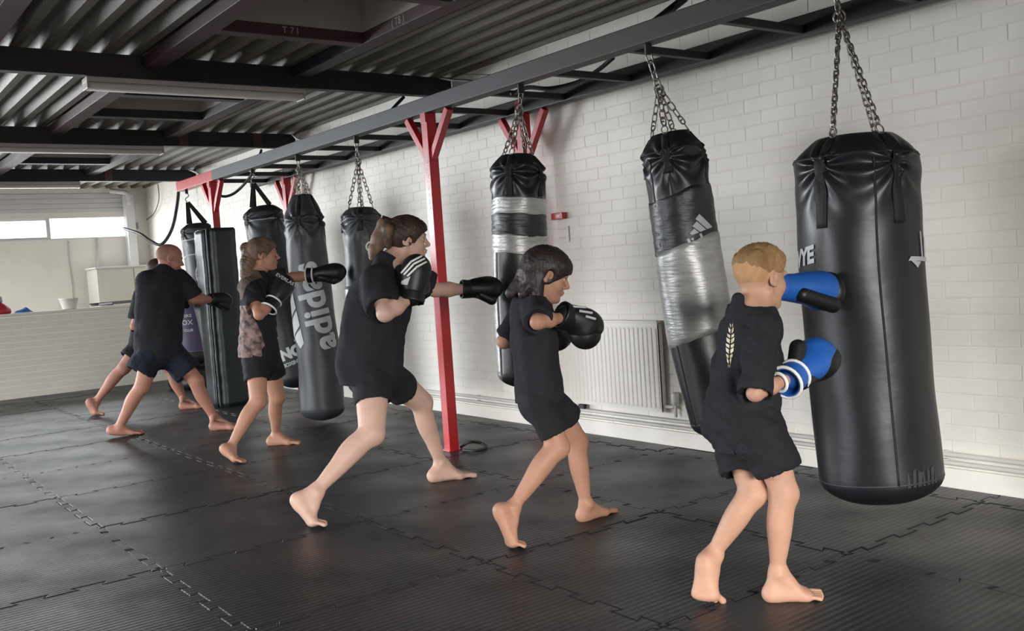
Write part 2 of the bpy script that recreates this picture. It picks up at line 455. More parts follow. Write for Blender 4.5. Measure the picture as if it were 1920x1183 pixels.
for lb, y, c in td:
    tag(MB().box(2.076, 2.984, y, y+0.10, 2.632, 2.704, bev=0.003).build('skylight_trimmer', M['maroon' if not c else 'navy']), lb, 'trimmer', 'trimmers round the skylights')

def text_mesh(body, size, bold=0.0, spacing=1.0, shear=0.0):
    cu = bpy.data.curves.new('txt', 'FONT'); cu.body = body; cu.size = size; cu.align_x = 'CENTER'; cu.align_y = 'CENTER'
    cu.offset = bold; cu.space_character = spacing; cu.shear = shear; cu.resolution_u = 4
    o = bpy.data.objects.new('txt', cu); COL.objects.link(o)
    dg = bpy.context.evaluated_depsgraph_get(); me = bpy.data.meshes.new_from_object(o.evaluated_get(dg))
    bpy.data.objects.remove(o); bpy.data.curves.remove(cu)
    bm = bmesh.new(); bm.from_mesh(me); bpy.data.meshes.remove(me)
    return bm
def bm_poly(polys):
    bm = bmesh.new()
    for P in polys: bm.faces.new([bm.verts.new((x, y, 0)) for x, y in P])
    return bm
def slice_bm(bm, step, axis=0, step2=None):
    if not bm.verts: return bm
    for ax, st in ((axis, step), (1-axis, step2)):
        if not st: continue
        lo = min(v.co[ax] for v in bm.verts); hi = max(v.co[ax] for v in bm.verts); x = lo+st
        while x < hi:
            n = [0, 0, 0]; n[ax] = 1; c = [0, 0, 0]; c[ax] = x
            bmesh.ops.bisect_plane(bm, geom=bm.verts[:]+bm.edges[:]+bm.faces[:], plane_co=c, plane_no=n); x += st
    return bm
def flat_print(bm, origin, ux, uy, name, mat, parent):
    """lay a 2-D bmesh on a plane"""
    origin = Vector(origin); ux = Vector(ux); uy = Vector(uy)
    for v in bm.verts: v.co = origin+ux*v.co.x+uy*v.co.y
    me = bpy.data.meshes.new(name); bm.to_mesh(me); bm.free()
    return link(name, me, mat, parent)
_j = {o.get('label', ''): o for o in COL.objects}
for lb, body, org, ux, uy, s in (('dark red trimmer with chalk mark T7 on far side of nearest skylight', 'T 7 I', (2.50, 5.378, 2.668), (1, 0, 0), (0, 0, 1), 0.055),
                              ('maroon joist with chalk mark T8 right of the nearest skylight', '( T8 )', (2.983, 4.95, 2.668), (0, -1, 0), (0, 0, 1), 0.065)):
    p = _j[lb]; flat_print(text_mesh(body, s), org, ux, uy, 'chalk_mark', M['ink'], p)

# tube light fittings under each beam
for k, y in enumerate((6.46, 9.425, 12.515)):
    e = tag(empty('tube_light', (2.34, y+0.06, 2.56)), ['long white tube light under the nearest ceiling beam in view', 'white tube light under the second ceiling beam',
            'white tube light under the farthest ceiling beam, cut by the left frame edge'][k], 'ceiling light', 'tube lights under the beams')
    x0, x1 = (1.60, 3.08) if k == 0 else ((1.3, 2.98) if k == 1 else (0.9, 2.92))
    if k == 1: x0 = 1.5
    MB().box(x0, x1, y+0.0, y+0.13, 2.527, 2.559, bev=0.004).build('housing', M['fixture'], e)
    MB().box(x0+0.01, x1-0.01, y+0.004, y+0.126, 2.487, 2.527, bev=0.014).build('diffuser', M['diffuser'], e, True)
    for x in (x0, x1-0.012): MB().box(x, x+0.012, y+0.002, y+0.128, 2.485, 2.53, bev=0.003).build('end_cap', M['fixture'], e)

# ---------------------------------------------------------------- punch bag rack
rack = tag(empty('bag_rack', (3.42, 5.38, 0)), 'long overhead bag rack, grey beam on red posts with rungs to a black rail', 'rack')
BZ = 2.215   # underside of the hanging beam
MB().box(3.375, 3.465, -0.6, 9.30, BZ, BZ+0.10, bev=0.006).build('hanging_beam', M['rack'], rack)
MB().box(3.375, 3.465, 9.30, 10.38, BZ, BZ+0.10, bev=0.006).build('beam_end', M['red'], rack)['label'] = 'red end of the grey hanging beam'
MB().box(4.16, 4.24, -0.6, 10.30, BZ+0.03, BZ+0.13, bev=0.006).build('wall_rail', M['rack_black'], rack)['label'] = 'black rail along the white wall'
for k in range(-5, 12):
    y = 3.025+0.62*k
    MB().box(3.46, 4.165, y-0.02, y+0.02, BZ+0.035, BZ+0.075, bev=0.004).build('rung', M['rack'], rack)
for y in (5.38, 9.42):
    for x in (3.42, 4.20):
        zt_ = BZ if x < 4 else BZ+0.03
        p = MB().box(x-0.036, x+0.036, y-0.036, y+0.036, 0.0, zt_, bev=0.004).build('post', M['red'], rack)
        MB().box(x-0.052, x+0.052, y-0.052, y+0.052, 0.0, 0.006, bev=0.001).build('foot_plate', M['red'], p) if x < 4 else None
        for s in (-1, 1):
            MB().bar((x, y+s*0.03, 1.93), (x, y+s*0.25, zt_-0.005), 0.045, 0.045, (1, 0, 0), bev=0.003).build('brace', M['red'], p)
        MB().box(x-0.043, x-0.036, y-0.03, y+0.03, zt_-0.06, zt_+0.085).build('gusset', M['red'], p)
        if y < 6 and x < 4:
            flat_print(text_mesh('www.budofitness', 0.052), (x-0.0372, y-0.003, 1.77), (0, 0, 1), (0, 1, 0), 'lettering', M['print'], p)
# padded sleeve round the far post
pd = tag(empty('post_pad', (3.42, 9.42, 0)), 'tall square dark green-black vinyl pad wrapped round the far red post', 'pad')
def pad_box(x0, x1, y0, y1, z0, z1, nm):
    bm = bmesh.new(); bmesh.ops.create_cube(bm, size=1)
    for v in bm.verts: v.co = Vector(((x0+x1)/2+v.co.x*(x1-x0), (y0+y1)/2+v.co.y*(y1-y0), (z0+z1)/2+v.co.z*(z1-z0)))
    bmesh.ops.bevel(bm, geom=bm.edges[:], offset=0.012, segments=3, affect='EDGES')
    for i in range(1, 40):
        z = z0+(z1-z0)*i/40
        bmesh.ops.bisect_plane(bm, geom=bm.verts[:]+bm.edges[:]+bm.faces[:], plane_co=(0, 0, z), plane_no=(0, 0, 1))
    bmesh.ops.subdivide_edges(bm, edges=[e for e in bm.edges if e.calc_length() > 0.09], cuts=3, use_grid_fill=True)
    for v in bm.verts:
        w = math.sin(v.co.z*31+v.co.x*20)*math.sin(v.co.z*13+1)*0.004
        v.co.x += w; v.co.y += w*0.7
    me = bpy.data.meshes.new(nm); bm.to_mesh(me); bm.free(); return link(nm, me, M['pad'], pd, True)
pad_box(3.262, 3.552, 9.265, 9.56, 0.0, 1.75, 'foam_core')
pad_box(3.236, 3.268, 9.30, 9.55, 0.0, 1.74, 'side_pad')
pad_box(3.285, 3.545, 9.238, 9.27, 0.0, 1.752, 'front_pad')
MB().box(3.258, 3.275, 9.248, 9.27, 0.01, 1.745, bev=0.003).build('zip_flap', M['strap'], pd)

# ---------------------------------------------------------------- heavy bags
def link_mesh(L, w, r):
    m = MB(); pts = []
    h = L/2-w/2
    for k in range(7): a = PI*k/6; pts.append((w/2*math.cos(a), 0, h+w/2*math.sin(a)))
    for k in range(7): a = PI+PI*k/6; pts.append((w/2*math.cos(a), 0, -h+w/2*math.sin(a)))
    m.tube(pts, r, 6, closed=True)
    me = bpy.data.meshes.new('chain_link'); me.from_pydata([tuple(v) for v in m.V], [], m.F)
    me.polygons.foreach_set('use_smooth', [True]*len(me.polygons)); me.materials.append(M['steel']); me.update(); return me
def chain(a, b, parent, L=0.045, r=0.0036, name='chain'):
    """hook at the top end as the chain part, every link a sub-part"""
    a = Vector(a); b = Vector(b); d = b-a; n = max(2, round(d.length/(L*0.74))); step = d/n
    z = step.normalized(); x = z.cross(Vector((0, 1, 0.2))).normalized(); y = z.cross(x)
    key = ('link', round(L, 3), round(r, 4))
    if key not in _cache: _cache[key] = link_mesh(step.length+2.4*r*1.0, L*0.52, r)
    hk = MB(); t = [b+z*-0.01+x*0.012*math.cos(q)+z*(0.012*math.sin(q)) for q in np.linspace(0, 5.2, 12)]
    hk.tube(t, r*1.1, 6)
    root = hk.build(name, M['steel'], parent, True)
    for i in range(n):
        c = a+step*(i+0.5); X, Y = (x, y) if i % 2 == 0 else (y, -x)
        jit = random.uniform(-0.25, 0.25); X2 = X*math.cos(jit)+Y*math.sin(jit); Y2 = z.cross(X2)
        o = bpy.data.objects.new('chain_link', _cache[key]); COL.objects.link(o); o.parent = root
        o.matrix_parent_inverse = Matrix()
        o.matrix_basis = Matrix(((X2.x, Y2.x, z.x, c.x), (X2.y, Y2.y, z.y, c.y), (X2.z, Y2.z, z.z, c.z), (0, 0, 0, 1)))
    return root

class Bag:
    def __init__(s, axis, R, label, anchor, mat, group=None, straps=(-35, 55, 145, 235), wrinkle=0.012, top_r=0.60, top_h=0.10, strap_len=0.2,
                 hang='chain', Rb=None, bottom=0.07, linkL=0.045, rough_amp=0.002, gather=9, name='heavy_bag', split=0.35, fold_t=0.03):
        s.fold_t = fold_t
        s.split = split
        s.axis = bezier(axis, 12); s.R = R; s.Rb = Rb or R; s.mat = mat; s.wr = wrinkle; s.st = [math.radians(a) for a in straps]; s.top_r = top_r; s.top_h = top_h
        s.cum = [0]
        for a, b in zip(s.axis, s.axis[1:]): s.cum.append(s.cum[-1]+(b-a).length)
        s.L = s.cum[-1]; s.bottom = bottom; s.ra = rough_amp; s.gather = gather
        c = s.axis[len(s.axis)//2]; v = Vector((c.x, c.y, 0)).normalized(); s.u0 = -v; s.v0 = Vector((v.y, -v.x, 0))
        s.e = tag(empty(name, Vector(anchor)), label, 'punch bag', 'heavy bags hanging from the rack')
        s.anchor = Vector(anchor); s.body(); s.hardware(hang, strap_len, linkL)
    def pos(s, t):
        t = min(max(t, 0), s.L)
        for i in range(len(s.cum)-1):
            if t <= s.cum[i+1]:
                f = (t-s.cum[i])/(s.cum[i+1]-s.cum[i]); p = s.axis[i].lerp(s.axis[i+1], f); d = (s.axis[i+1]-s.axis[i]).normalized(); break
        return p, d
    def rad(s, t, a):
        R = s.R+(s.Rb-s.R)*min(1, max(0, t/s.L))
        if t < s.top_h: r = R*(s.top_r+(1-s.top_r)*(t/s.top_h)**0.85)
        elif t > s.L-s.bottom:
            q = (t-(s.L-s.bottom))/s.bottom; r = R*math.sqrt(max(0.0, 1-q*q*0.86)) 
        else: r = R
        w = 0
        for q, c in enumerate(s.st):
            d = ((a-c+PI) % (2*PI)-PI)*s.R; e = t-(s.top_h+s.fold_t)
            rr = math.hypot(d, e)
            if rr < 0.4:
                th = math.atan2(e, abs(d)); n = s.gather
                w += math.cos(n*th+(1.3 if d > 0 else 0)+q+2.5*rr/0.2)*math.exp(-(rr/0.13)**1.5)*min(1, rr/0.03)-0.5*math.exp(-(d/0.03)**2)*math.exp(-max(0, e)/0.05)
        r += s.wr*w*min(1, max(0, t/0.06))
        r += s.ra*(math.sin(3*a+7*t)+math.sin(5*a-11*t+2)*0.7+0.3*math.sin(t*17+math.sin(a*2)*2))
        return r
    def P(s, t, a, off=0.0):
        p, d = s.pos(t); u = (s.u0-d*s.u0.dot(d)).normalized(); v = (s.v0-d*s.v0.dot(d)-u*s.v0.dot(u)).normalized()
        r = s.rad(t, a)+off
        return p+u*(r*math.cos(a))+v*(r*math.sin(a))
    def grid(s, ts, as_, off, name, mat, closed=True, smooth=True, thick=None, ends=None):
        n = len(as_); V = [s.P(t, a, off(t, a) if callable(off) else off) for t in ts for a in as_]; F = []
        for i in range(len(ts)-1):
            for k in range(n if closed else n-1): F.append((i*n+k, i*n+(k+1) % n, (i+1)*n+(k+1) % n, (i+1)*n+k))
        if thick:
            m0 = len(V); V += [s.P(t, a, thick) for t in ts for a in as_]
            F += [tuple(m0+i for i in reversed(f)) for f in F]
            nt = len(ts)
            for k in range(n if closed else n-1):
                F.append((k, m0+k, m0+(k+1) % n, (k+1) % n)); q = (nt-1)*n; F.append((q+(k+1) % n, m0+q+(k+1) % n, m0+q+k, q+k))
            if not closed:
                for i in range(nt-1):
                    F.append((i*n, (i+1)*n, m0+(i+1)*n, m0+i*n)); F.append((i*n+n-1, m0+i*n+n-1, m0+(i+1)*n+n-1, (i+1)*n+n-1))
        if ends:
            V.append(s.pos(0)[0]+s.pos(0)[1]*0.015); F += [(len(V)-1, (k+1) % n, k) for k in range(n)]
            V.append(s.pos(s.L)[0]+s.pos(s.L)[1]*0.012); q = (len(ts)-1)*n; F += [(len(V)-1, q+k, q+(k+1) % n) for k in range(n)]
        return py_mesh(name, V, F, mat, s.e, smooth)
    def body(s):
        ts = [s.top_h*q for q in (0, .12, .3, .5, .7, .85, .95, 1.0)]+list(np.linspace(s.top_h, s.top_h+0.35, 50)[1:])+list(np.linspace(s.top_h+0.35, s.L-s.bottom, 40)[1:])
        ts += [s.L-s.bottom*(1-q) for q in (.15, .35, .55, .7, .82, .91, .97, 1.0)]
        s.shell = s.grid(ts, [2*PI*k/160 for k in range(160)], 0, 'shell', s.mat, ends=True)
        # rim piping and base stitching ring
        s.grid([s.top_h-0.007, s.top_h+0.004], [2*PI*k/96 for k in range(96)], 0.003, 'rim_piping', M['strap'], thick=-0.002)
        s.grid([s.L-s.bottom-0.004, s.L-s.bottom+0.003], [2*PI*k/96 for k in range(96)], 0.0015, 'base_seam', M['leather_grey'], thick=-0.002)
    def seam(s, a, name='side_seam'):
        a = math.radians(a); w = 0.004/s.R
        s.grid(list(np.linspace(s.top_h, s.L-s.bottom, 50)), [a-w, a, a+w], 0.0025, name, M['strap'], closed=False, thick=-0.002)
    def hardware(s, hang, sl, linkL):
        top = []
        for a in s.st:
            w = 0.022/s.R
            ts = [0.012]+list(np.linspace(0.04, s.top_h+sl, 14))
            s.grid(ts, [a-w, a-w/3, a+w/3, a+w], 0.006, 'strap', M['strap'], closed=False, thick=0.001)
            p = s.P(0.0, a, 0.004); top.append(p)
        head = s.anchor-Vector((0, 0, 0.0))
        if hang == 'chain':
            hookp = s.anchor+(s.pos(0)[0]-s.anchor)*s.split
            m = MB(); dd = (hookp-s.anchor)
            # hanger lug on the beam + swivel ring
            m.box(s.anchor.x-0.02, s.anchor.x+0.02, s.anchor.y-0.006, s.anchor.y+0.006, s.anchor.z-0.05, s.anchor.z+0.002)
            m.build('hanger_lug', M['rack'], s.e)
            st = s.anchor-Vector((0, 0, 0.045))
            chain(st, hookp, s.e, linkL, 0.0042)
            r = MB(); r.tube([hookp+s.v0*0.022*math.cos(q)+Vector((0, 0, 0.026*math.sin(q)-0.004)) for q in np.linspace(0, 2*PI, 17)[:-1]], 0.0045, 8, closed=True)
            r.build('swivel_ring', M['steel'], s.e, True)
            for p, a in zip(top, s.st):
                q = p+(hookp-p).normalized()*0.035
                dr = MB(); tdir = (s.P(0.02, a)-p).normalized(); side = s.P(0.0, a+0.15)-s.P(0.0, a-0.15); side.normalize()
                dr.tube([p+(p-q)*-0.35+side*(0.016*math.cos(w_))+(q-p).normalized()*(0.02*math.sin(w_)) for w_ in np.linspace(0, 2*PI, 13)[:-1]], 0.0032, 6, closed=True)
                dr.build('buckle_ring', M['steel'], s.e, True)
                chain(hookp, q, s.e, linkL*0.9)
        else:
            hookp = s.anchor-Vector((0, 0, 0.12))
            m = MB(); m.box(s.anchor.x-0.015, s.anchor.x+0.015, s.anchor.y-0.005, s.anchor.y+0.005, s.anchor.z-0.04, s.anchor.z+0.002); m.build('hanger_lug', M['rack'], s.e)
            r = MB(); r.tube([s.anchor+s.v0*0.018*math.sin(q*2)+Vector((0, 0, -0.035-0.09*q/PI)) for q in np.linspace(0, PI, 14)], 0.005, 8); r.build('snap_hook', M['steel'], s.e, True)
            for p in top:
                MB().bar(hookp+(p-hookp)*0.04, p, 0.034, 0.006, s.u0).build('hanging_strap', M['strap'], s.e)
    def band(s, t0, t1, name, mat, off=0.006, slope=0.0, label=None, steps=16):
        n = 72; as_ = [2*PI*k/n for k in range(n)]; V = []; ts = np.linspace(0, 1, steps)
        random.seed(int(t0*1000))
        ph = [random.uniform(0, 6) for _ in range(4)]
        for q in ts:
            for a in as_:
                t = t0+(t1-t0)*q+slope*math.sin(a+0.2)+(0.006*math.sin(3*a+ph[0])+0.004*math.sin(7*a+ph[1]))*(1 if q in (0, 1) else 0.5)
                o = off+0.002*math.sin(q*17+3*math.sin(a+ph[2]))*math.sin(2*a+q*9+ph[3])
                V.append(s.P(t, a, o))
        m0 = len(V); F = []
        for i in range(steps-1): F += [(i*n+k, i*n+(k+1) % n, (i+1)*n+(k+1) % n, (i+1)*n+k) for k in range(n)]
        V += [s.P(t0+slope*math.sin(a+0.2), a, 0.0) for a in as_]+[s.P(t1+slope*math.sin(a+0.2), a, 0.0) for a in as_]
        q = (steps-1)*n
        F += [(m0+k, m0+(k+1) % n, (k+1) % n, k) for k in range(n)]+[(q+k, q+(k+1) % n, m0+n+(k+1) % n, m0+n+k) for k in range(n)]
        o = py_mesh(name, V, F, mat, s.e, True)
        if label: o['label'] = label
        return o
    def wrap(s, bm, a0, t0, rot, name, mat, off=0.004, step=0.02):
        """print a flat 2-D bmesh on the bag: x to the right, y up, rotated by rot degrees"""
        c, n_ = math.cos(math.radians(rot)), math.sin(math.radians(rot))
        for v in bm.verts: x, y = v.co.x, v.co.y; v.co = Vector((x*c-y*n_, x*n_+y*c, 0))
        bm = slice_bm(bm, step, 0, step*1.5)
        for v in bm.verts: v.co = s.P(t0-v.co.y, math.radians(a0)+v.co.x/s.R, off)
        me = bpy.data.meshes.new(name); bm.to_mesh(me); bm.free()
        return link(name, me, mat, s.e)

def mountain(k):   # three slanted bars
    return bm_poly([[(0.0*k, 0.0*k), (0.30*k, 0.0*k), (0.17*k, 0.24*k), (-0.08*k, 0.10*k)],
                    [(0.36*k, 0.0*k), (0.66*k, 0.0*k), (0.38*k, 0.50*k), (0.14*k, 0.36*k)],
                    [(0.72*k, 0.0*k), (1.02*k, 0.0*k), (0.60*k, 0.76*k), (0.36*k, 0.62*k)]])
XB = 3.42
def anc(y): return (XB, y, BZ)
# 1: the big bag at the right
b1 = Bag([at(1603, 258, X=XB), at(1612, 480, X=XB-0.01), at(1633, 720, X=XB), at(1654, 938, X=XB)], 0.236,
         'widest black leather heavy bag, hanging nearest at the right beside the white wall', anc(2.31), M['leather'], None,
         straps=(-33, 38, 147, 218), wrinkle=0.017, top_r=0.62, top_h=0.085, strap_len=0.27, bottom=0.10, linkL=0.040, split=0.2)
b1.seam(16)
b1.wrap(text_mesh('VYE', 0.085, 0.004, 0.95, 0.2), -62, 0.46, 8, 'lettering', M['print'])
b1.wrap(bm_poly([[(0.0, 0), (0.014, 0), (0.014, 0.11), (0.0, 0.11)], [(0.028, 0.0), (0.04, 0.0), (0.056, 0.085), (0.046, 0.09)], [(0.05, 0.0), (0.062, 0), (0.078, 0.09), (0.066, 0.09)],
                 [(-0.085, 0.0), (0.09, -0.012), (0.09, 0.004), (-0.07, 0.016)], [(-0.07, 0.0), (-0.01, -0.008), (-0.035, -0.03)]]), 66, 0.50, 0, 'emblem', M['print_grey'])
b1.wrap(bm_poly([[(i*0.022, 0), (i*0.022+0.012, 0), (i*0.022+0.008+0.01*(i % 3), 0.05+0.02*(i % 2)), (i*0.022+0.004, 0.06)] for i in range(7)]), 24, 1.36, 0, 'scuff_marks', M['leather_grey'], 0.002)
# 2: taped bag behind the nearest boy
b2 = Bag([at(1256, 250, D=4.72), at(1272, 350, D=4.73), at(1287, 455, D=4.75), at(1312, 610, D=4.77), at(1340, 725, D=4.78), at(1365, 812, D=4.78)], 0.147,
         'slim bent black bag with one broad silver duct tape band, hanging behind the blond boy', anc(3.36), M['leather'], None,
         straps=(-14, 76, 166, 256), wrinkle=0.013, top_h=0.09, strap_len=0.11, Rb=0.170, bottom=0.09, linkL=0.062, split=0.5)
b2.seam(-52)
b2.band(0.545, 1.0, 'duct_tape_band', M['tape'], 0.006, -0.035, 'broad silver duct tape band')
b2.band(0.30, 0.56, 'worn_tape_band', M['tape_dark'], 0.0035, -0.03, 'thin worn dark tape')
b2.wrap(mountain(0.11), 12, 0.505, 12, 'bar_emblem', M['print_grey'], 0.006, 0.015)
b2.wrap(text_mesh('adidas', 0.085, 0.002), 20, 0.545, 14, 'lettering', M['print_grey'], 0.0055, 0.015)
b2.wrap(bm_poly([[(0, 0), (0.022, 0), (0.022, 0.20), (0, 0.20)], [(0.036, 0.06), (0.058, 0.06), (0.058, 0.20), (0.036, 0.20)]]), 32, 1.17, -5, 'side_stripes', M['print_grey'], 0.004)
# 3: bag punched by the ponytailed woman
b3 = Bag([at(970, 292, D=5.56), at(974, 450, D=5.56), at(978, 600, D=5.56), at(985, 724, D=5.56)], 0.155,
         'black bag with two silver tape bands, behind the dark-haired boy', anc(4.38), M['leather'], None,
         straps=(-20, 60, 150, 240), wrinkle=0.014, top_h=0.075, strap_len=0.17, bottom=0.08, linkL=0.05)
b3.band(0.255, 0.345, 'duct_tape_band', M['tape'], 0.006, 0.006, 'upper silver duct tape band')
b3.band(0.335, 0.475, 'worn_tape_band', M['tape_dark'], 0.004, 0.0, 'dark tape between the silver bands')
b3.band(0.465, 0.57, 'duct_tape_band', M['tape'], 0.006, 0.012, 'lower silver duct tape band')
b3.grid(list(np.linspace(0.50, b3.L-0.05, 30)), [math.radians(q) for q in (-86, -76, -64, -56)], 0.004, 'side_piping', M['tape'], closed=False, thick=0.001)
# 4: bag punched by the girl
b4 = Bag([at(677, 390, D=7.16), at(682, 500, D=7.16), at(687, 620, D=7.16), at(691, 718, D=7.16)], 0.143,
         'black bag with round emblem and silver side strip, behind the tall ponytailed woman', anc(6.38), M['leather_grey'], None,
         straps=(-6, 84, 174, 264), wrinkle=0.012, top_h=0.06, strap_len=0.12, bottom=0.06, linkL=0.05)
b4.grid(list(np.linspace(0.58, b4.L-0.03, 20)), [math.radians(q) for q in (-84, -70, -55, -44)], 0.005, 'silver_side_strip', M['tape'], closed=False, thick=0.001)['label'] = 'silver tape strip down the left side'
def ring_bm(r0, r1, n=28, sx=1.0):
    bm = bmesh.new(); a = [bm.verts.new((r0*sx*math.cos(2*PI*k/n), r0*math.sin(2*PI*k/n), 0)) for k in range(n)]; b = [bm.verts.new((r1*sx*math.cos(2*PI*k/n), r1*math.sin(2*PI*k/n), 0)) for k in range(n)]
    for k in range(n): bm.faces.new((a[k], a[(k+1) % n], b[(k+1) % n], b[k]))
    return bm
b4.wrap(ring_bm(0.030, 0.042), 24, 0.30, 0, 'round_emblem', M['print'], 0.005, 0.012)
# 5: long bag with sideways lettering
b5 = Bag([at(566, 366, D=8.0), at(573, 450, D=8.0), at(583, 540, D=8.0), at(592, 620, D=8.0), at(601, 700, D=8.0), at(606, 786, D=8.0)], 0.158,
         'long charcoal bag with big pale sideways lettering, behind the girl in the patterned top', anc(7.41), M['leather_grey'], None,
         straps=(-18, 60, 150, 235), wrinkle=0.014, top_r=0.50, top_h=0.19, strap_len=0.08, Rb=0.185, bottom=0.09, linkL=0.045)
b5.wrap(text_mesh('adidas', 0.275, 0.010, 1.06), 8, 0.93, 99, 'lettering', M['print_grey'], 0.004, 0.022)
b5.wrap(mountain(0.41), -36, 1.22, 99, 'bar_emblem', M['print_grey'], 0.004, 0.022)
# 6: bag behind it
b6 = Bag([at(492, 388, D=8.8), at(506, 470, D=8.8), at(530, 580, D=8.8), at(550, 660, D=8.8), at(565, 724, D=8.8)], 0.178,
         'black bag on black straps, behind the girl and left of the bag with sideways lettering', anc(8.385), M['dull'], None,
         straps=(-60, 40, 140, 220), wrinkle=0.010, top_h=0.06, strap_len=0.10, hang='strap', bottom=0.10)
b6.wrap(text_mesh('ING', 0.13, 0.008), -12, 1.36, 8, 'lettering', M['print'], 0.004, 0.02)
b6.wrap(text_mesh('BOXING', 0.045, 0.003), -10, 1.45, 8, 'small_lettering', M['print_grey'], 0.004, 0.02)
b6.wrap(bm_poly([[(0, 0), (0.02, 0), (0.02, 0.02), (0, 0.02)]]), 10, 1.27, 8, 'registered_mark', M['print'], 0.004)
b6.band(0.13, 0.135, 'white_piping', M['print_grey'], 0.002, 0.01)
# 7: farthest bag
b7 = Bag([at(371, 420, D=10.25), at(376, 470, D=10.25), at(389, 545, D=10.25), at(403, 600, D=10.25), at(413, 660, D=10.25), at(424, 752, D=10.25)], 0.178,
         'farthest black bag with white oval emblem, hanging from the red beam end', anc(10.2), M['dull'], None,
         straps=(-60, 50, 140, 220), wrinkle=0.008, top_h=0.06, strap_len=0.08, hang='strap', bottom=0.08, Rb=0.17)
b7.wrap(ring_bm(0.115, 0.135, sx=0.72), 2, 0.56, 0, 'oval_emblem', M['print'], 0.004, 0.03)
for dx in (-0.03, 0.0, 0.03):
    b7.wrap(bm_poly([[(dx*1.8, 0.09), (dx*1.8+0.007, 0.09), (dx*0.4+0.01, -0.09), (dx*0.4, -0.09)]]), 2, 0.56, 80, 'oval_emblem_rib', M['print'], 0.0045, 0.02)
b7.band(0.17, 0.18, 'grey_piping', M['print_grey'], 0.002, 0.0); b7.band(0.33, 0.34, 'grey_piping', M['print_grey'], 0.002, 0.0)
b7.wrap(text_mesh('8', 0.14, 0.01), -6, 1.40, 80, 'lettering', M['print'], 0.004, 0.02)
b7.wrap(text_mesh('S', 0.07, 0.004), -6, 1.50, 80, 'small_lettering', M['print'], 0.004, 0.02)
# free-standing bag with purple panel
fb = tag(empty('standing_bag', (3.82, 11.55, 0)), 'free-standing grey and purple punch bag on black base behind the shaven-headed man', 'punch bag')
c0 = Vector((3.82, 11.55, 0))
MB().lathe([(0.0, 0.0), (0.30, 0.0), (0.34, 0.04), (0.34, 0.10), (0.28, 0.2), (0.14, 0.24), (0.0, 0.24)], c0, 40).build('base', M['black'], fb, True)
MB().lathe([(0.0, 0.30), (0.20, 0.30), (0.235, 0.33), (0.245, 0.40), (0.25, 1.05), (0.235, 1.12), (0.15, 1.15), (0.0, 1.155)], c0, 48).build('cover', M['grey_vinyl'], fb, True)
MB().lathe([(0.0, 0.2), (0.11, 0.2), (0.11, 0.32), (0.0, 0.32)], c0, 24).build('neck', M['black'], fb, True)
MB().lathe([(0.2, 0.29), (0.249, 0.33), (0.255, 0.43), (0.249, 0.435)], c0, 48).build('lower_band', M['black'], fb, True)
V, F = [], []
vv = Vector((c0.x, c0.y, 0)).normalized(); u0 = -vv; v0 = Vector((vv.y, -vv.x, 0))
def fbp(a, z, off=0.004): return c0+(u0*math.cos(a)+v0*math.sin(a))*(0.2525+off)+Vector((0, 0, z))
aa = np.linspace(-1.35, 0.35, 16)
for z in (0.44, 0.7, 1.0, 1.03):
    V += [fbp(a, min(z, 1.03-0.03*abs(a+0.5)**2)) for a in aa]
for i in range(3): F += [(i*16+k, i*16+k+1, (i+1)*16+k+1, (i+1)*16+k) for k in range(15)]
py_mesh('purple_panel', V, F, M['purple'], fb, True)['label'] = 'purple front panel with pale lettering'
for body, z, sz in (('STRIKE', 0.86, 0.05), ('BOX', 0.78, 0.08), ('FIT CLUB', 0.69, 0.04)):
    bm = slice_bm(text_mesh(body, sz, 0.001), 0.03)
    for v in bm.verts: v.co = fbp(-0.35+v.co.x/0.25, z+v.co.y, 0.006)
    me = bpy.data.meshes.new('lettering'); bm.to_mesh(me); bm.free(); link('lettering', me, M['print_grey'], fb)

# ---------------------------------------------------------------- wall furniture
XW = WX-0.004
# radiator
rd = tag(empty('radiator', (XW-0.05, 4.9, 0.2)), 'long white ribbed panel radiator on the white brick wall', 'radiator')
m = MB(); y0, y1, n = 4.27, 5.95, 42; V = []; prof = []
for k in range(n):
    a = y0+(y1-y0)*k/n; w = (y1-y0)/n
    prof += [(a+0.12*w, 0.0), (a+0.30*w, 0.0045), (a+0.70*w, 0.0045), (a+0.88*w, 0.0)]
q = len(prof); xf = XW-0.056
V = [(xf-o, y, z) for z in (0.235, 0.25, 0.735, 0.75) for y, o in prof]
V = [((xf, v[1], v[2]) if i < q or i >= 3*q else v) for i, v in enumerate(V)]
F = [(r*q+i, r*q+i+1, (r+1)*q+i+1, (r+1)*q+i) for r in range(3) for i in range(q-1)]
m.add(V, F); m.box(xf+0.003, xf+0.012, y0, y1, 0.215, 0.775); m.box(xf, xf+0.034, y0, y0+0.004, 0.22, 0.77)
m.build('panel', M['rad'], rd)
MB().box(xf-0.004, XW-0.02, y0-0.002, y1+0.002, 0.775, 0.79, bev=0.003).build('top_grille', M['rad'], rd)
MB().box(xf+0.034, xf+0.042, y0, y1, 0.215, 0.77).build('back_panel', M['rad'], rd)
MB().box(xf+0.04, XW, y0+0.1, y0+0.14, 0.3, 0.7).build('bracket', M['rad'], rd)
MB().box(xf+0.04, XW, y1-0.14, y1-0.1, 0.3, 0.7).build('bracket', M['rad'], rd)
m = MB(); m.lathe([(0, 0), (0.021, 0), (0.024, 0.02), (0.024, 0.06), (0.018, 0.075), (0, 0.075)], (xf+0.03, 4.18, 0.27), 16)
m.build('thermostatic_valve', M['tub'], rd, True)
m = MB(); m.tube([(xf+0.03, 4.28, 0.25), (xf+0.03, 4.2, 0.25), (xf+0.03, 4.18, 0.27)], 0.011, 10).tube([(xf+0.03, 4.18, 0.27), (xf+0.03, 4.18, 0.19)], 0.009, 10).build('valve_pipe', M['pipe'], rd, True)
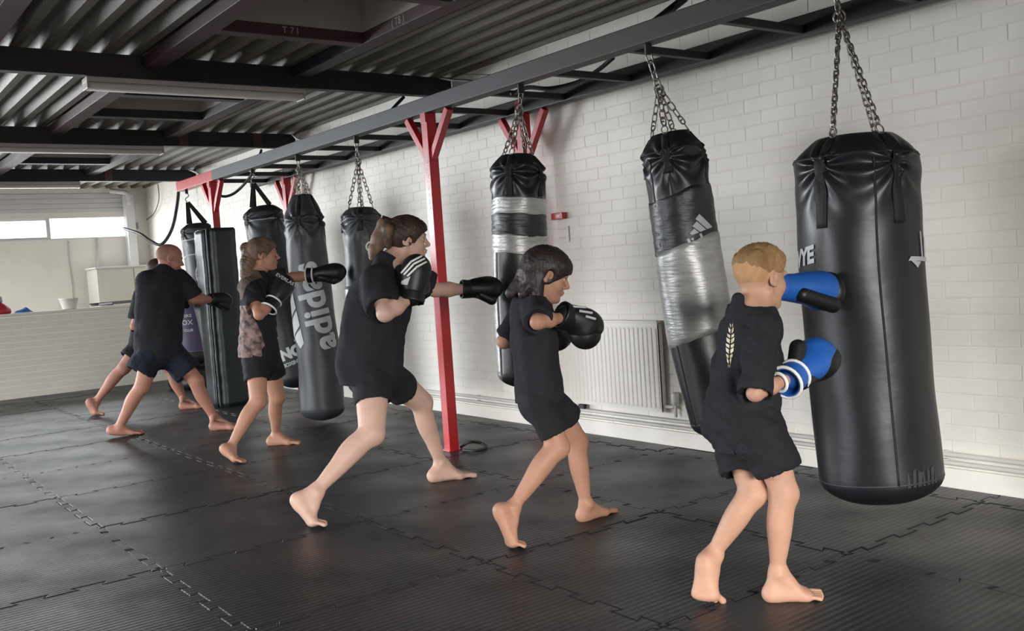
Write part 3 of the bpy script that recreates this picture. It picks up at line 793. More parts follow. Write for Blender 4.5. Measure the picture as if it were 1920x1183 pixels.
# heating pipes along the wall foot
for z, lb in ((0.165, 'upper of the two white heating pipes along the wall foot'), (0.125, 'lower of the two white heating pipes along the wall foot')):
    o = MB().tube([(XW-0.028, -2.5, z), (XW-0.028, 12.6, z)], 0.0115, 12).build('heating_pipe', M['pipe'], None, True); tag(o, lb, 'pipe', 'heating pipes along the wall foot')
    for y in (2.45, 3.6, 6.35, 8.4, 10.4): MB().box(XW-0.03, XW, y-0.008, y+0.008, z-0.015, z+0.015, bev=0.002).build('pipe_clip', M['frame_white'], o)
o = MB().box(XW-0.045, XW-0.016, 5.03, 5.09, 0.175, 0.205, bev=0.004).build('cable_clip', M['black']); tag(o, 'small black clip on the heating pipe below the radiator', 'clip')
# skirting ledge under the pipes
struct(MB().box(WX-0.016, WX+0.004, -3.0, 12.84, 0.0, 0.095, bev=0.003).build('baseboard_right', M['brick']))
# call point
cpnt = tag(empty('fire_call_point', (XW-0.02, 5.19, 1.51)), 'small red call point box on the white wall beside the taped bag', 'alarm box')
MB().box(XW-0.045, XW, 5.13, 5.25, 1.49, 1.535, bev=0.005).build('case', M['red'], cpnt)
MB().box(XW-0.048, XW-0.044, 5.15, 5.19, 1.505, 1.52).build('white_plate', M['print'], cpnt)
pn = MB().box(XW-0.006, XW-0.002, 5.12, 5.25, 1.33, 1.44, bev=0.001).build('paper_notice', M['brick']); tag(pn, 'faint white notice on the wall under the red call point', 'notice')
for z, s in ((1.42, 'FIRE ACTION'), (1.36, 'CALL POINT')):
    flat_print(text_mesh(s, 0.014), (XW-0.0065, 5.185, z), (0, -1, 0), (0, 0, 1), 'lettering', M['ink'], pn)
# far corner column, cupboard, conduits
o = MB().box(4.0, 4.12, BY-0.18, BY-0.013, 0, 2.60, bev=0.004).build('corner_column', M['frame_white']); tag(o, 'white boxed column standing in the far corner by the window', 'column')
o = MB().tube(bezier([(3.82, 14.70, 2.66), (3.95, 14.62, 2.635), (4.02, 14.55, 2.60), (4.03, 14.55, 2.45)], 8), 0.035, 12).build('duct_pipe', M['frame_white'], None, True); tag(o, 'bent white pipe at the top of the far corner column', 'pipe')
cb = tag(empty('cupboard', (3.85, 14.3, 0)), 'plain white cupboard in the far corner behind the brick counter', 'cupboard')
MB().box(3.38, 4.335, 14.02, 14.60, 0, 1.53, bev=0.006).build('carcass', M['cream'], cb)
MB().box(3.36, 4.336, 14.0, 14.61, 1.53, 1.55, bev=0.004).build('top', M['frame_white'], cb)
MB().box(3.40, 3.86, 14.005, 14.02, 0.04, 1.51, bev=0.004).build('door', M['cream'], cb)
MB().box(3.87, 4.32, 14.005, 14.02, 0.04, 1.51, bev=0.004).build('door', M['cream'], cb)
o = MB().tube([at(181, 446, Y=BY-0.03), at(184, 500, Y=BY-0.03), (3.6, BY-0.03, 0.9)], 0.016, 8).build('conduit', M['frame_white'], None, True); tag(o, 'white conduit running down the back wall right of the window bar', 'conduit')
o = MB().tube(bezier([at(128, 452, Y=BY-0.015), at(130, 490, Y=BY-0.015), at(136, 540, Y=BY-0.015), at(138, 600, Y=BY-0.015)], 6), 0.007, 6).build('wall_cable', M['print_grey'], None, True); tag(o, 'thin grey cable hanging down the back wall above the white tub', 'cable')
o = MB().box(4.13, 4.20, BY-0.03, BY-0.002, 2.10, 2.20, bev=0.004).build('junction_box', M['grey_vinyl']); tag(o, 'small grey junction box in the far corner', 'box')
# things on the counter
CT = 1.022
kb = tag(empty('red_bottle', (2.02, 12.96, CT)), 'red bottle with a grey cap on the counter at the left edge', 'bottle')
MB().lathe([(0.0, 0), (0.115, 0), (0.128, 0.02), (0.12, 0.06), (0.075, 0.115), (0.045, 0.14), (0.0, 0.145)], (1.985, 12.97, CT), 28).build('body', M['red_plastic'], kb, True)
MB().lathe([(0.0, 0.14), (0.04, 0.14), (0.043, 0.16), (0.038, 0.205), (0.02, 0.22), (0.0, 0.222)], (1.985, 12.97, CT), 20).build('cap', M['grey_vinyl'], kb, True)
V = []; F = []; n = 14
for i in range(n+1):
    for j in range(n+1):
        x = (i/n-0.5)*2; y = (j/n-0.5)*2; r = math.sqrt(x*x+y*y)
        z = max(0.0, (1-r*r))*0.06*(0.75+0.35*math.sin(5*x+2*y)*math.cos(4*y)); V.append((2.245+x*0.105, 12.96+y*0.08, CT+0.003+z))
for i in range(n): F += [(i*(n+1)+j, (i+1)*(n+1)+j, (i+1)*(n+1)+j+1, i*(n+1)+j+1) for j in range(n)]
o = py_mesh('blue_cloth', V, F, M['blue_rag'], None, True); tag(o, 'crumpled blue cloth on the counter beside the red bottle', 'cloth')
tb = tag(empty('white_tub', (2.75, 12.96, CT)), 'small white open tub on top of the counter', 'tub')
MB().lathe([(0.0, 0.0), (0.075, 0.0), (0.08, 0.006), (0.112, 0.125), (0.118, 0.128), (0.118, 0.136), (0.108, 0.136), (0.074, 0.012), (0.0, 0.01)], (2.765, 12.96, CT), 32).build('tub_body', M['tub'], tb, True)
MB().lathe([(0.0, 0.0), (0.078, 0.0), (0.079, 0.012), (0.0, 0.012)], (2.765, 12.96, CT-0.0), 32).build('base_ring', M['grey_vinyl'], tb, True)
bl = MB()
for k in range(3):
    pts = bezier([(3.50+0.12, 12.93, CT+0.03+0.012*k), (3.3, 12.92, CT+0.026+0.012*k), (3.12, 12.93, CT+0.02+0.014*k), (3.04-0.01*k, 12.98, CT+0.02+0.012*k), (3.12, 13.03, CT+0.02+0.01*k), (3.3, 13.03, CT+0.015+0.01*k)], 8)
    for a, b in zip(pts, pts[1:]): bl.bar(a, b+(b-a)*0.05, 0.03, 0.009, (0, 0, 1))
o = bl.build('folded_belt', M['black']); tag(o, 'folded black belt with pale lining lying on the counter', 'belt')
MB().bar((3.10, 12.905, CT+0.032), (3.26, 12.898, CT+0.036), 0.006, 0.022).build('belt_lining', M['print'], o)

# ---------------------------------------------------------------- cables
def cable(pts, r, label, mat='cable', name='cable'):
    o = MB().tube(bezier(pts, 10), r, 8).build(name, M[mat], None, True); tag(o, label, 'cable', 'cables about the ceiling and rack'); return o
cable([at(336, 342, Y=12.6), at(332, 385, Y=12.62), at(322, 430, Y=12.65), at(303, 458, Y=12.7), at(283, 452, Y=12.9), at(262, 438, Y=13.2), at(232, 428, Y=13.8)], 0.020,
      'thick black hose drooping from the ceiling above the man at the far end', name='hose')
cable([at(490, 282, Y=9.5), at(484, 300, X=3.62), at(470, 330, X=3.62), at(445, 358, X=3.62), at(425, 368, X=3.55), at(408, 366, X=3.47)], 0.014, 'black cable looping from the second beam down to the far red post')
cable([at(1285, -4, X=4.0), at(1252, 22, X=3.9), at(1222, 46, X=3.6)], 0.022, 'black cable bundle rising from the grey beam to the ceiling near the slim bent bag')
cable([at(1150, 108, X=4.0), at(1118, 134, X=4.0), at(1080, 155, X=4.0), at(1030, 166, X=4.0), at(990, 164, X=3.8), at(960, 176, X=3.5)], 0.014, 'black cable sagging under the rack rungs above the taped bag')
cable([at(1290, 14, X=4.2), at(1150, 66, X=4.2), at(1040, 118, X=4.1), at(960, 138, X=4.1), at(870, 140, X=4.1)], 0.004, 'thin grey wire running along the top of the white wall')
cable([at(826, 146, X=4.0), at(850, 150, X=3.95), at(880, 152, X=3.8), at(908, 160, X=3.6)], 0.010, 'black cable from the end of the nearest beam down to the grey rack beam')
cable([at(757, 182, X=3.8), at(740, 200, X=3.7), at(718, 224, X=3.5)], 0.013, 'straight black cable from the nearest beam down to the rack left of the red post')
cable([at(548, 252, X=4.2), at(560, 262, X=4.0), at(590, 272, X=3.7)], 0.010, 'pale cable at the end of the second beam', 'print_grey')
cable([at(355, 318, X=4.2), at(372, 326, X=3.9), at(384, 340, X=3.5)], 0.012, 'pale cable at the end of the farthest beam', 'print_grey')
cable([at(292, 100, Y=6.43), at(294, 128, Y=6.43), at(312, 146, Y=6.43), at(350, 152, Y=6.43), at(385, 150, Y=6.43)], 0.005, 'thin dark wire dangling on the face of the nearest beam')
cable([at(296, 345, X=4.30), at(298, 372, X=4.30), at(290, 398, X=4.30), at(275, 412, X=4.30)], 0.006, 'thin dark wire down the far end of the brick wall', 'cable')
cable([at(864, 838, Z=0.012), at(880, 829, Z=0.05), at(900, 830, Z=0.035), at(912, 838, Z=0.012), at(893, 845, Z=0.012), at(868, 844, Z=0.012)], 0.010, 'short loop of black cable on the mats beside the near red post')

# ---------------------------------------------------------------- people: implicit-surface modelling
def V3(*a): return np.array(a, float)
def nv(v): v = np.asarray(v, float); return v/np.linalg.norm(v)
class SDF:
    """smooth union of tapered, possibly flattened capsules and ellipsoids, meshed with surface nets"""
    def __init__(s): s.p = []
    def ell(s, c, r, R=None, k=0.012, op='+'):
        c = np.asarray(c, float); r = np.asarray(r, float)
        s.p.append(('e', c, r, None if R is None else np.asarray(R, float), k, op, c-r.max(), c+r.max())); return s
    def cap(s, a, b, ra, rb, k=0.012, op='+'):
        a = np.asarray(a, float); b = np.asarray(b, float); m = max(ra, rb)
        s.p.append(('c', a, b, (ra, rb), k, op, np.minimum(a, b)-m, np.maximum(a, b)+m)); return s
    def ecap(s, a, b, lat, ra, rb, k=0.02, op='+', flat=None):
        """ra, rb = (half width along lat, half depth across it)"""
        a = np.asarray(a, float); b = np.asarray(b, float); m = max(*ra, *rb)
        s.p.append(('x', a, b, nv(lat), ra, rb, k, op, np.minimum(a, b)-m, np.maximum(a, b)+m)); return s
    def cut(s, o, n, k=0.004):
        """remove the half space on the +n side of o"""
        s.p.append(('h', np.asarray(o, float), nv(n), k, '-', None, None)); return s
    def noise(s, fn): s.p.append(('n', fn)); return s
    def mesh(s, h, pad=0.02):
        los = [q[-2] for q in s.p if q[0] in 'ecx' and q[-3] != '-' ] ; his = [q[-1] for q in s.p if q[0] in 'ecx' and q[-3] != '-']
        lo = np.min(los, 0)-pad; hi = np.max(his, 0)+pad
        n = np.ceil((hi-lo)/h).astype(int)+1
        ax = [lo[i]+h*np.arange(n[i]) for i in range(3)]
        D = np.full(n, 0.2, np.float32)
        for q in s.p:
            t = q[0]
            if t in 'ecx':
                k, op, l, u = q[-4], q[-3], q[-2], q[-1]
                m = k+2.5*h+0.004
                i0 = np.maximum(0, np.floor((l-m-lo)/h).astype(int)); i1 = np.minimum(n, np.ceil((u+m-lo)/h).astype(int)+1)
                if (i1 <= i0).any(): continue
                sl = tuple(slice(a, b) for a, b in zip(i0, i1))
                X = ax[0][sl[0]][:, None, None]; Y = ax[1][sl[1]][None, :, None]; Z = ax[2][sl[2]][None, None, :]
                if t == 'e':
                    c, r, R = q[1], q[2], q[3]; x, y, z = X-c[0], Y-c[1], Z-c[2]
                    if R is not None: x, y, z = (x*R[0, 0]+y*R[1, 0]+z*R[2, 0], x*R[0, 1]+y*R[1, 1]+z*R[2, 1], x*R[0, 2]+y*R[1, 2]+z*R[2, 2])
                    k0 = np.sqrt((x/r[0])**2+(y/r[1])**2+(z/r[2])**2); k1 = np.sqrt((x/r[0]**2)**2+(y/r[1]**2)**2+(z/r[2]**2)**2)+1e-9
                    d = k0*(k0-1)/k1
                elif t == 'c':
                    a, b, (ra, rb) = q[1], q[2], q[3]; ba = b-a; L2 = ba@ba+1e-12
                    x, y, z = X-a[0], Y-a[1], Z-a[2]
                    w = np.clip((x*ba[0]+y*ba[1]+z*ba[2])/L2, 0, 1)
                    d = np.sqrt((x-ba[0]*w)**2+(y-ba[1]*w)**2+(z-ba[2]*w)**2)-(ra+(rb-ra)*w)
                else:
                    a, b, lat, ra, rb = q[1:6]; ba = b-a; L2 = ba@ba+1e-12
                    x, y, z = X-a[0], Y-a[1], Z-a[2]
                    w = np.clip((x*ba[0]+y*ba[1]+z*ba[2])/L2, 0, 1)
                    x, y, z = x-ba[0]*w, y-ba[1]*w, z-ba[2]*w
                    e1 = x*lat[0]+y*lat[1]+z*lat[2]; x, y, z = x-lat[0]*e1, y-lat[1]*e1, z-lat[2]*e1
                    r2 = x*x+y*y+z*z; rl = ra[0]+(rb[0]-ra[0])*w; rd = ra[1]+(rb[1]-ra[1])*w
                    k0 = np.sqrt((e1/rl)**2+r2/rd**2); k1 = np.sqrt((e1/rl**2)**2+r2/rd**4)+1e-9
                    d = k0*(k0-1)/k1
                C = D[sl]; d = d.astype(np.float32)
                if op == '+':
                    hh = np.maximum(k-np.abs(C-d), 0)/k; D[sl] = np.minimum(C, d)-hh*hh*k*0.25
                else:
                    d = -d; hh = np.maximum(k-np.abs(C-d), 0)/k; D[sl] = np.maximum(C, d)+hh*hh*k*0.25
            elif t == 'h':
                o, nn, k = q[1], q[2], q[3]
                d = ((ax[0]-o[0])*nn[0])[:, None, None]+((ax[1]-o[1])*nn[1])[None, :, None]+((ax[2]-o[2])*nn[2])[None, None, :]
                d = d.astype(np.float32); hh = np.maximum(k-np.abs(D-d), 0)/k; D = np.maximum(D, d)+hh*hh*k*0.25
            elif t == 'n':
                near = np.abs(D) < 0.035; I = np.nonzero(near)
                P = [ax[i][I[i]] for i in range(3)]
                D[I] += q[1](*P).astype(np.float32)
        return surface_nets(D, lo, h)
def surface_nets(D, lo, h):
    S = D < 0
    n = D.shape
    c = np.zeros((n[0]-1, n[1]-1, n[2]-1), np.int8)
    for i in (0, 1):
        for j in (0, 1):
            for k in (0, 1): c += S[i:n[0]-1+i, j:n[1]-1+j, k:n[2]-1+k]
    I = np.nonzero((c > 0) & (c < 8)); m = len(I[0])
    idx = np.full(c.shape, -1, np.int32); idx[I] = np.arange(m)
    acc = np.zeros((m, 3)); cnt = np.zeros(m)
    cor = [(0, 0, 0), (1, 0, 0), (0, 1, 0), (1, 1, 0), (0, 0, 1), (1, 0, 1), (0, 1, 1), (1, 1, 1)]
    val = {q: D[I[0]+q[0], I[1]+q[1], I[2]+q[2]] for q in cor}
    for a in cor:
        for ax_ in range(3):
            if a[ax_]: continue
            b = list(a); b[ax_] = 1; b = tuple(b)
            va, vb = val[a], val[b]; x = (va < 0) != (vb < 0)
            t = np.where(x, va/np.where(x, va-vb, 1), 0)
            for d in range(3):
                acc[:, d] += np.where(x, a[d]+(t if d == ax_ else 0), 0)
            cnt += x
    V = (np.stack(I, 1)+acc/cnt[:, None])*h+lo
    F = []
    for ax_ in range(3):
        sa = [slice(1, -1)]*3; sb = [slice(1, -1)]*3
        sa[ax_] = slice(0, n[ax_]-1); sb[ax_] = slice(1, n[ax_])
        A = S[tuple(sa)]; B = S[tuple(sb)]
        E = np.nonzero(A != B); base = [E[i]+(0 if i == ax_ else 1) for i in range(3)]
        u, v = (ax_+1) % 3, (ax_+2) % 3
        def cell(du, dv):
            q = list(base); q[u] = q[u]-du; q[v] = q[v]-dv; return idx[q[0], q[1], q[2]]
        quad = np.stack([cell(1, 1), cell(0, 1), cell(0, 0), cell(1, 0)], 1)
        flip = ~A[E]; quad[flip] = quad[flip][:, ::-1]
        F.append(quad)
    return V, np.concatenate(F)
def sdf_obj(name, sdf, h, mat, parent, smooth_iter=1):
    V, F = sdf.mesh(h)
    me = bpy.data.meshes.new(name)
    me.vertices.add(len(V)); me.vertices.foreach_set('co', V.astype(np.float32).ravel())
    me.loops.add(len(F)*4); me.loops.foreach_set('vertex_index', F.astype(np.int32).ravel())
    me.polygons.add(len(F)); me.polygons.foreach_set('loop_start', np.arange(0, len(F)*4, 4, dtype=np.int32))
    me.update(calc_edges=True); me.validate()
    return link(name, me, mat, parent, True)
_rng = np.random.RandomState(5)
def folds(amp, freq, seed=0, dirn=(0, 0, 1), squash=0.35):
    """cloth creases: warped ridges, mostly across dirn"""
    r = np.random.RandomState(seed); W = [(r.randn(3)*freq, r.rand()*6, r.rand()*0.6+0.5) for _ in range(5)]
    d = nv(dirn)
    def fn(x, y, z):
        o = 0
        for w, p, a in W:
            w = w*(1-squash)+d*freq*squash
            q = w[0]*x+w[1]*y+w[2]*z+p
            o = o+a*(1-2*np.abs(np.sin(q+1.3*np.sin(0.6*(w[1]*x-w[0]*y+w[0]*z)))))
        return amp*o/2.5
    return fn
def rot_to(fwd, up):
    f = nv(fwd); l = nv(np.cross(up, f)); u = np.cross(f, l); return np.stack([f, l, u], 1)   # columns: forward, left, up

SKIN = {'fair': material('skin_fair', 'b58c76', 0.55, var=0.05, nscale=14, sss=0.08, spec=0.3),
        'pale': material('skin_pale', 'bb998a', 0.55, var=0.04, nscale=14, sss=0.08, spec=0.3),
        'tan': material('skin_tan', 'a67b66', 0.55, var=0.05, nscale=14, sss=0.08, spec=0.3),
        'pink': material('skin_pink', 'a17363', 0.55, var=0.06, nscale=14, sss=0.08, spec=0.3)}
M['cotton'] = material('black_cotton', '232327', 0.9, var=0.06, nscale=10, bump=0.15, bscale=220, bdist=0.001, spec=0.2)
M['shorts'] = material('black_shorts', '1c1d20', 0.85, var=0.06, nscale=8, spec=0.25)
M['navy_shorts'] = material('dark_navy_shorts', '1b1e2a', 0.85, var=0.06, nscale=8, spec=0.25)
M['camo'] = material('patterned_side', '8d7570', 0.8, color2='3a2c2c', nscale=26, detail=5)
M['taupe'] = material('taupe_cotton', '55483f', 0.9, var=0.1)
M['glove'] = material('black_glove', '151617', 0.45, var=0.1, bump=0.15, bscale=30, bdist=0.003, spec=0.45)
M['blue_glove'] = material('blue_glove', '1e57a6', 0.45, var=0.06, bump=0.12, bscale=30, bdist=0.003)
M['blonde'] = material('blonde_hair', '947450', 0.75, color2='74593c', nscale=10, bump=0.6, bscale=240, bdist=0.003, stretch=(1, 1, 0.3), spec=0.2)
M['fade'] = material('faded_hair', 'b08a64', 0.75, var=0.1, nscale=40, bump=0.3, bscale=200, bdist=0.001, spec=0.2)
M['dark_hair'] = material('dark_hair', '1c1517', 0.5, color2='2c2021', nscale=14, bump=0.7, bscale=90, bdist=0.005, stretch=(1, 1, 0.2), spec=0.4)
M['brown_hair'] = material('brown_hair', '47332a', 0.55, color2='2a1d1a', nscale=12, bump=0.7, bscale=90, bdist=0.005, stretch=(1, 1, 0.25), spec=0.35)
M['light_brown_hair'] = material('light_brown_hair', '7a6250', 0.55, color2='4a382e', nscale=14, bump=0.7, bscale=100, bdist=0.004, stretch=(1, 1, 0.2), spec=0.3)
M['stubble'] = material('shaved_hair', '8a6656', 0.7, var=0.08, nscale=30, spec=0.3)
M['eye_white'] = material('eye_white', 'b9b0a8', 0.25)
M['iris'] = material('iris', '2a1d18', 0.2)
M['lip'] = material('lip', 'a86258', 0.5)
M['white_trim'] = material('white_trim', 'e2e2e0', 0.5)
M['gold_print'] = material('gold_print', 'b09a68', 0.6, color2='d8d2c0', nscale=60)

def J(px, py, D): return np.array(at(px, py, D=D))

def foot(s, ankle, heel, ball, toe, lat, L, side):
    """lat = unit vector across the sole pointing to the little-toe side; L = foot length"""
    lat = nv(lat); heel, ball, toe, ankle = map(np.asarray, (heel, ball, toe, ankle)); w = L*0.19
    fw = nv(ball-heel); up = nv(np.cross(fw, lat)); 
    if up[2] < 0 and abs(up[2]) > 0.3: up = -up
    if (ankle-heel)@up < 0: up = -up
    s.cap(ankle, heel+up*L*0.02, L*0.145, L*0.125, 0.02)                    # ankle to heel
    s.ell(ankle+lat*L*0.125-up*L*0.01, (L*0.05,)*3, None, 0.015); s.ell(ankle-lat*L*0.125+up*L*0.005, (L*0.05,)*3, None, 0.015)
    s.cap(heel+fw*L*0.02, heel+fw*L*0.1, L*0.12, L*0.12, 0.02)
    s.ecap(ankle+fw*L*0.08-up*L*0.03, ball+up*L*0.04-fw*L*0.06, lat, (L*0.13, L*0.12), (L*0.20, L*0.075), 0.03)   # instep
    s.ecap(heel+fw*L*0.12-up*L*0.02, ball, lat, (L*0.13, L*0.09), (L*0.205, L*0.075), 0.02)
    s.ell(ankle*.45+heel*.2+ball*.35, (L*.13,)*3, None, 0.03); s.ecap(heel+up*L*.04, ball+up*L*.02, lat, (L*.11, L*.10), (L*.15, L*.07), .03)
    s.ell(ball-lat*L*0.13, (L*0.085,)*3, None, 0.015)
    tf = nv(toe-ball); tl0 = np.linalg.norm(toe-ball); s.ecap(ball+up*L*.01, ball+tf*tl0*.45, lat, (L*.20, L*.07), (L*.185, L*.045), .015); tup = nv(np.cross(tf, lat)); tup = tup if tup@up > 0 else -tup
    tl = np.linalg.norm(toe-ball)
    for i, (o, r, l) in enumerate(((-0.155, 0.062, 1.0), (-0.045, 0.046, 1.0), (0.040, 0.044, 0.93), (0.115, 0.042, 0.84), (0.180, 0.041, 0.74))):
        a = ball+lat*L*o; b = a+tf*tl*l+lat*L*o*0.12
        mid = a*0.45+b*0.55+tup*L*0.012
        s.cap(a, mid, r*L*1.0, r*L*0.85, 0.003); s.cap(mid, b-tup*L*0.008, r*L*0.85, r*L*1.0, 0.002)

def leg(s, hip, knee, ankle, k, shin_dir, fat=1.0, cf=1.0):
    """k = size scale; shin_dir = forward direction of knee/shin"""
    hip, knee, ankle = map(np.asarray, (hip, knee, ankle)); f = nv(shin_dir); f2 = nv(ankle-knee); f = nv(f-f2*(f@f2))
    s.cap(hip, knee, 0.074*k*fat, 0.053*k*fat, 0.03); s.cap(hip*0.6+knee*0.4+f*0.012*k, knee+f*0.004, 0.068*k*fat, 0.050*k*fat, 0.03)
    s.ell(knee+f*0.011*k, (0.043*k,)*3, None, 0.03)
    s.cap(knee, ankle, 0.049*k*cf, 0.033*k, 0.025)
    c = knee*0.70+ankle*0.30-f*0.020*k
    R = rot_to(nv(ankle-knee), f); s.ell(c, (0.115*k, 0.047*k*cf, 0.047*k*cf), R, 0.03)
    s.ell(knee*0.45+ankle*0.55-f*0.008*k, (0.11*k, 0.033*k*cf, 0.033*k*cf), R, 0.03)
def arm(s, sh, el, wr, k, fat=1.0):
    sh, el, wr = map(np.asarray, (sh, el, wr))
    s.ell(sh, (0.055*k*fat,)*3, None, 0.03); s.cap(sh, el, 0.046*k*fat, 0.037*k*fat, 0.02)
    s.ell(sh*0.5+el*0.5, (0.048*k*fat,)*3, None, 0.03)
    s.ell(el, (0.037*k*fat,)*3, None, 0.01)
    s.cap(el, el*0.6+wr*0.4, 0.038*k*fat, 0.040*k*fat, 0.015); s.cap(el*0.6+wr*0.4, wr, 0.038*k*fat, 0.025*k, 0.02)
def head(s, C, R, h, neck_base, kn=1.0, child=True):
    """C = head centre between the ears, R columns fwd/left/up, h = head height / 0.235"""
    def T(x, y, z): return C+R@(V3(x, y, z)*h)
    def E(x, y, z, a, b, c, k=0.012, op='+', Q=None): s.ell(T(x, y, z), V3(a, b, c)*h, R if Q is None else R@Q, k, op)
    E(-.018, 0, .035, .097, .077, .086, .03); E(.012, 0, .045, .078, .070, .070, .03)
    E(.035, 0, -.030, .052, .060, .072, .03); E(.045, 0, -.070, .040, .043, .036, .03)
    E(.075, 0, -.098, .020, .026, .018, .02)
    for y in (-1, 1):
        s.cap(T(-.01, y*.052, -.055), T(.06, y*.025, -.098), .018*h, .014*h, .02)
        E(.062, y*.038, -.030, .026, .022, .026, .02)
        E(.098, y*.031, .004, .016, .019, .012, .010, '-')
        E(.083, y*.030, .020, .014, .026, .009, .012)
        q = math.radians(18*y); Q = np.array([[math.cos(.25), 0, math.sin(.25)], [0, 1, 0], [-math.sin(.25), 0, math.cos(.25)]])
        E(-.012, y*.078, -.002, .019, .008, .031, .006, '+', Q); E(-.010, y*.084, .002, .010, .006, .018, .005, '-', Q)
        E(-.004, y*.079, -.026, .010, .008, .010, .006)
        E(.098, y*.010, -.034, .010, .009, .008, .006)
    E(.087, 0, .024, .012, .030, .010, .012)
    s.cap(T(.090, 0, .010), T(.112, 0, -.026), .0085*h, .0115*h, .008)
    E(.089, 0, -.060, .016, .024, .012, .012); E(.097, 0, -.057, .007, .020, .005, .004); E(.095, 0, -.067, .007, .017, .005, .004)
    E(.108, 0, -.0620, .010, .022, .0012, .002, '-')
    nk = T(-.028, 0, -.055)
    s.ecap(nk, neck_base, R[:, 1], (.050*h*kn, .052*h*kn), (.058*h*kn, .058*h*kn), .03)
    return T
def face_parts(T, R, h, parent, brow_mat):
    for y in (-1, 1):
        m = MB(); c = T(.0765, y*.030, .003)
        bm = bmesh.new(); bmesh.ops.create_uvsphere(bm, u_segments=14, v_segments=10, radius=.0125*h)
        me = bpy.data.meshes.new('eye'); bm.to_mesh(me); bm.free(); o = link('eye', me, M['eye_white'], parent, True)
        o.matrix_basis = Matrix.Translation(c)
        bm = bmesh.new(); bmesh.ops.create_uvsphere(bm, u_segments=12, v_segments=8, radius=.0078*h)
        me = bpy.data.meshes.new('iris'); bm.to_mesh(me); bm.free(); p = link('iris', me, M['iris'], o, True)
        p.matrix_parent_inverse = Matrix(); p.matrix_basis = Matrix.Translation(Vector(R@V3(.0062*h, 0, 0)))
        pts = [T(.096-abs(t-.4)*.018, y*(.012+.034*t), .021+.006*math.sin(PI*t)) for t in np.linspace(0, 1, 6)]
        MB().tube(pts, [.0022*h, .0034*h, .0036*h, .0034*h, .003*h, .0015*h], 6).build('eyebrow', brow_mat, parent, True)
    MB().tube([T(.100-.006*abs(t), t*.019, -.0565-.001*abs(t)) for t in np.linspace(-1, 1, 9)], [.0014*h]+[.0034*h]*7+[.0014*h], 6).build('upper_lip', M['lip'], parent, True)
    MB().tube([T(.098-.006*abs(t), t*.017, -.0665) for t in np.linspace(-1, 1, 9)], [.0014*h]+[.004*h]*7+[.0014*h], 6).build('lower_lip', M['lip'], parent, True)

def glove(parent, wrist, tip, back, k, mat, side, palm=None, cuff=0.09, trim=True, h=0.005, thumbmat=None, cuff_r=1.0, thumb=None):
    """boxing glove: wrist -> knuckle tip, back = direction the back of the hand faces; side +1 thumb to the left of fwd"""
    w = np.asarray(wrist, float); t = np.asarray(tip, float); f = nv(t-w); L = np.linalg.norm(t-w)
    b = np.asarray(back, float); b = nv(b-f*(b@f)); l = np.cross(b, f)*side
    R = np.stack([f, l, b], 1); r = 0.058*k
    s = SDF()
    s.cap(w, w+f*(L-r*1.35), r*0.72, r*0.95, 0.02)
    s.ell(t-f*r*1.05+b*r*0.12, (r*1.15, r*1.08, r*0.98), R, 0.03)
    s.ell(t-f*r*1.3-b*r*0.45, (r*0.85, r*0.95, r*0.62), R, 0.02)      # curled finger pad
    s.ell(t-f*r*2.0+b*r*0.25, (r*1.2, r*0.9, r*0.7), R, 0.03)
    g = sdf_obj('glove', s, h, mat, parent)
    th = SDF(); a0 = w+f*(L*0.30)+l*r*0.75-b*r*0.2; a1 = t-f*r*1.15+l*r*1.12-b*r*0.55
    if thumb: a0, a1 = thumb
    th.cap(a0, a1, r*0.42, r*0.46, 0.01); sdf_obj('thumb', th, h, thumbmat or mat, g)
    cf = SDF(); c0 = w-f*cuff*k; c1 = w+f*0.012
    cf.cap(c0, c1, r*0.86*cuff_r, r*0.80*cuff_r, 0.01); cf.cut(c0+f*0.006, -f, 0.003); cf.cut(c1+f*0.012, f, 0.004)
    cf.cap(c0-f*0.05, c0+f*0.02, r*0.70*cuff_r, r*0.70*cuff_r, 0.003, '-'); sdf_obj('cuff', cf, h, mat, g)
    if trim:
        for c, rr in ((c0+f*0.009, 0.875), (c1-f*0.002, 0.825)):
            MB().tube([c+(l*math.cos(q)+b*math.sin(q))*r*rr*cuff_r for q in np.linspace(0, 2*PI, 25)[:-1]], 0.0055*k, 6, closed=True).build('cuff_trim', M['white_trim'], g, True)
    return g, R, r

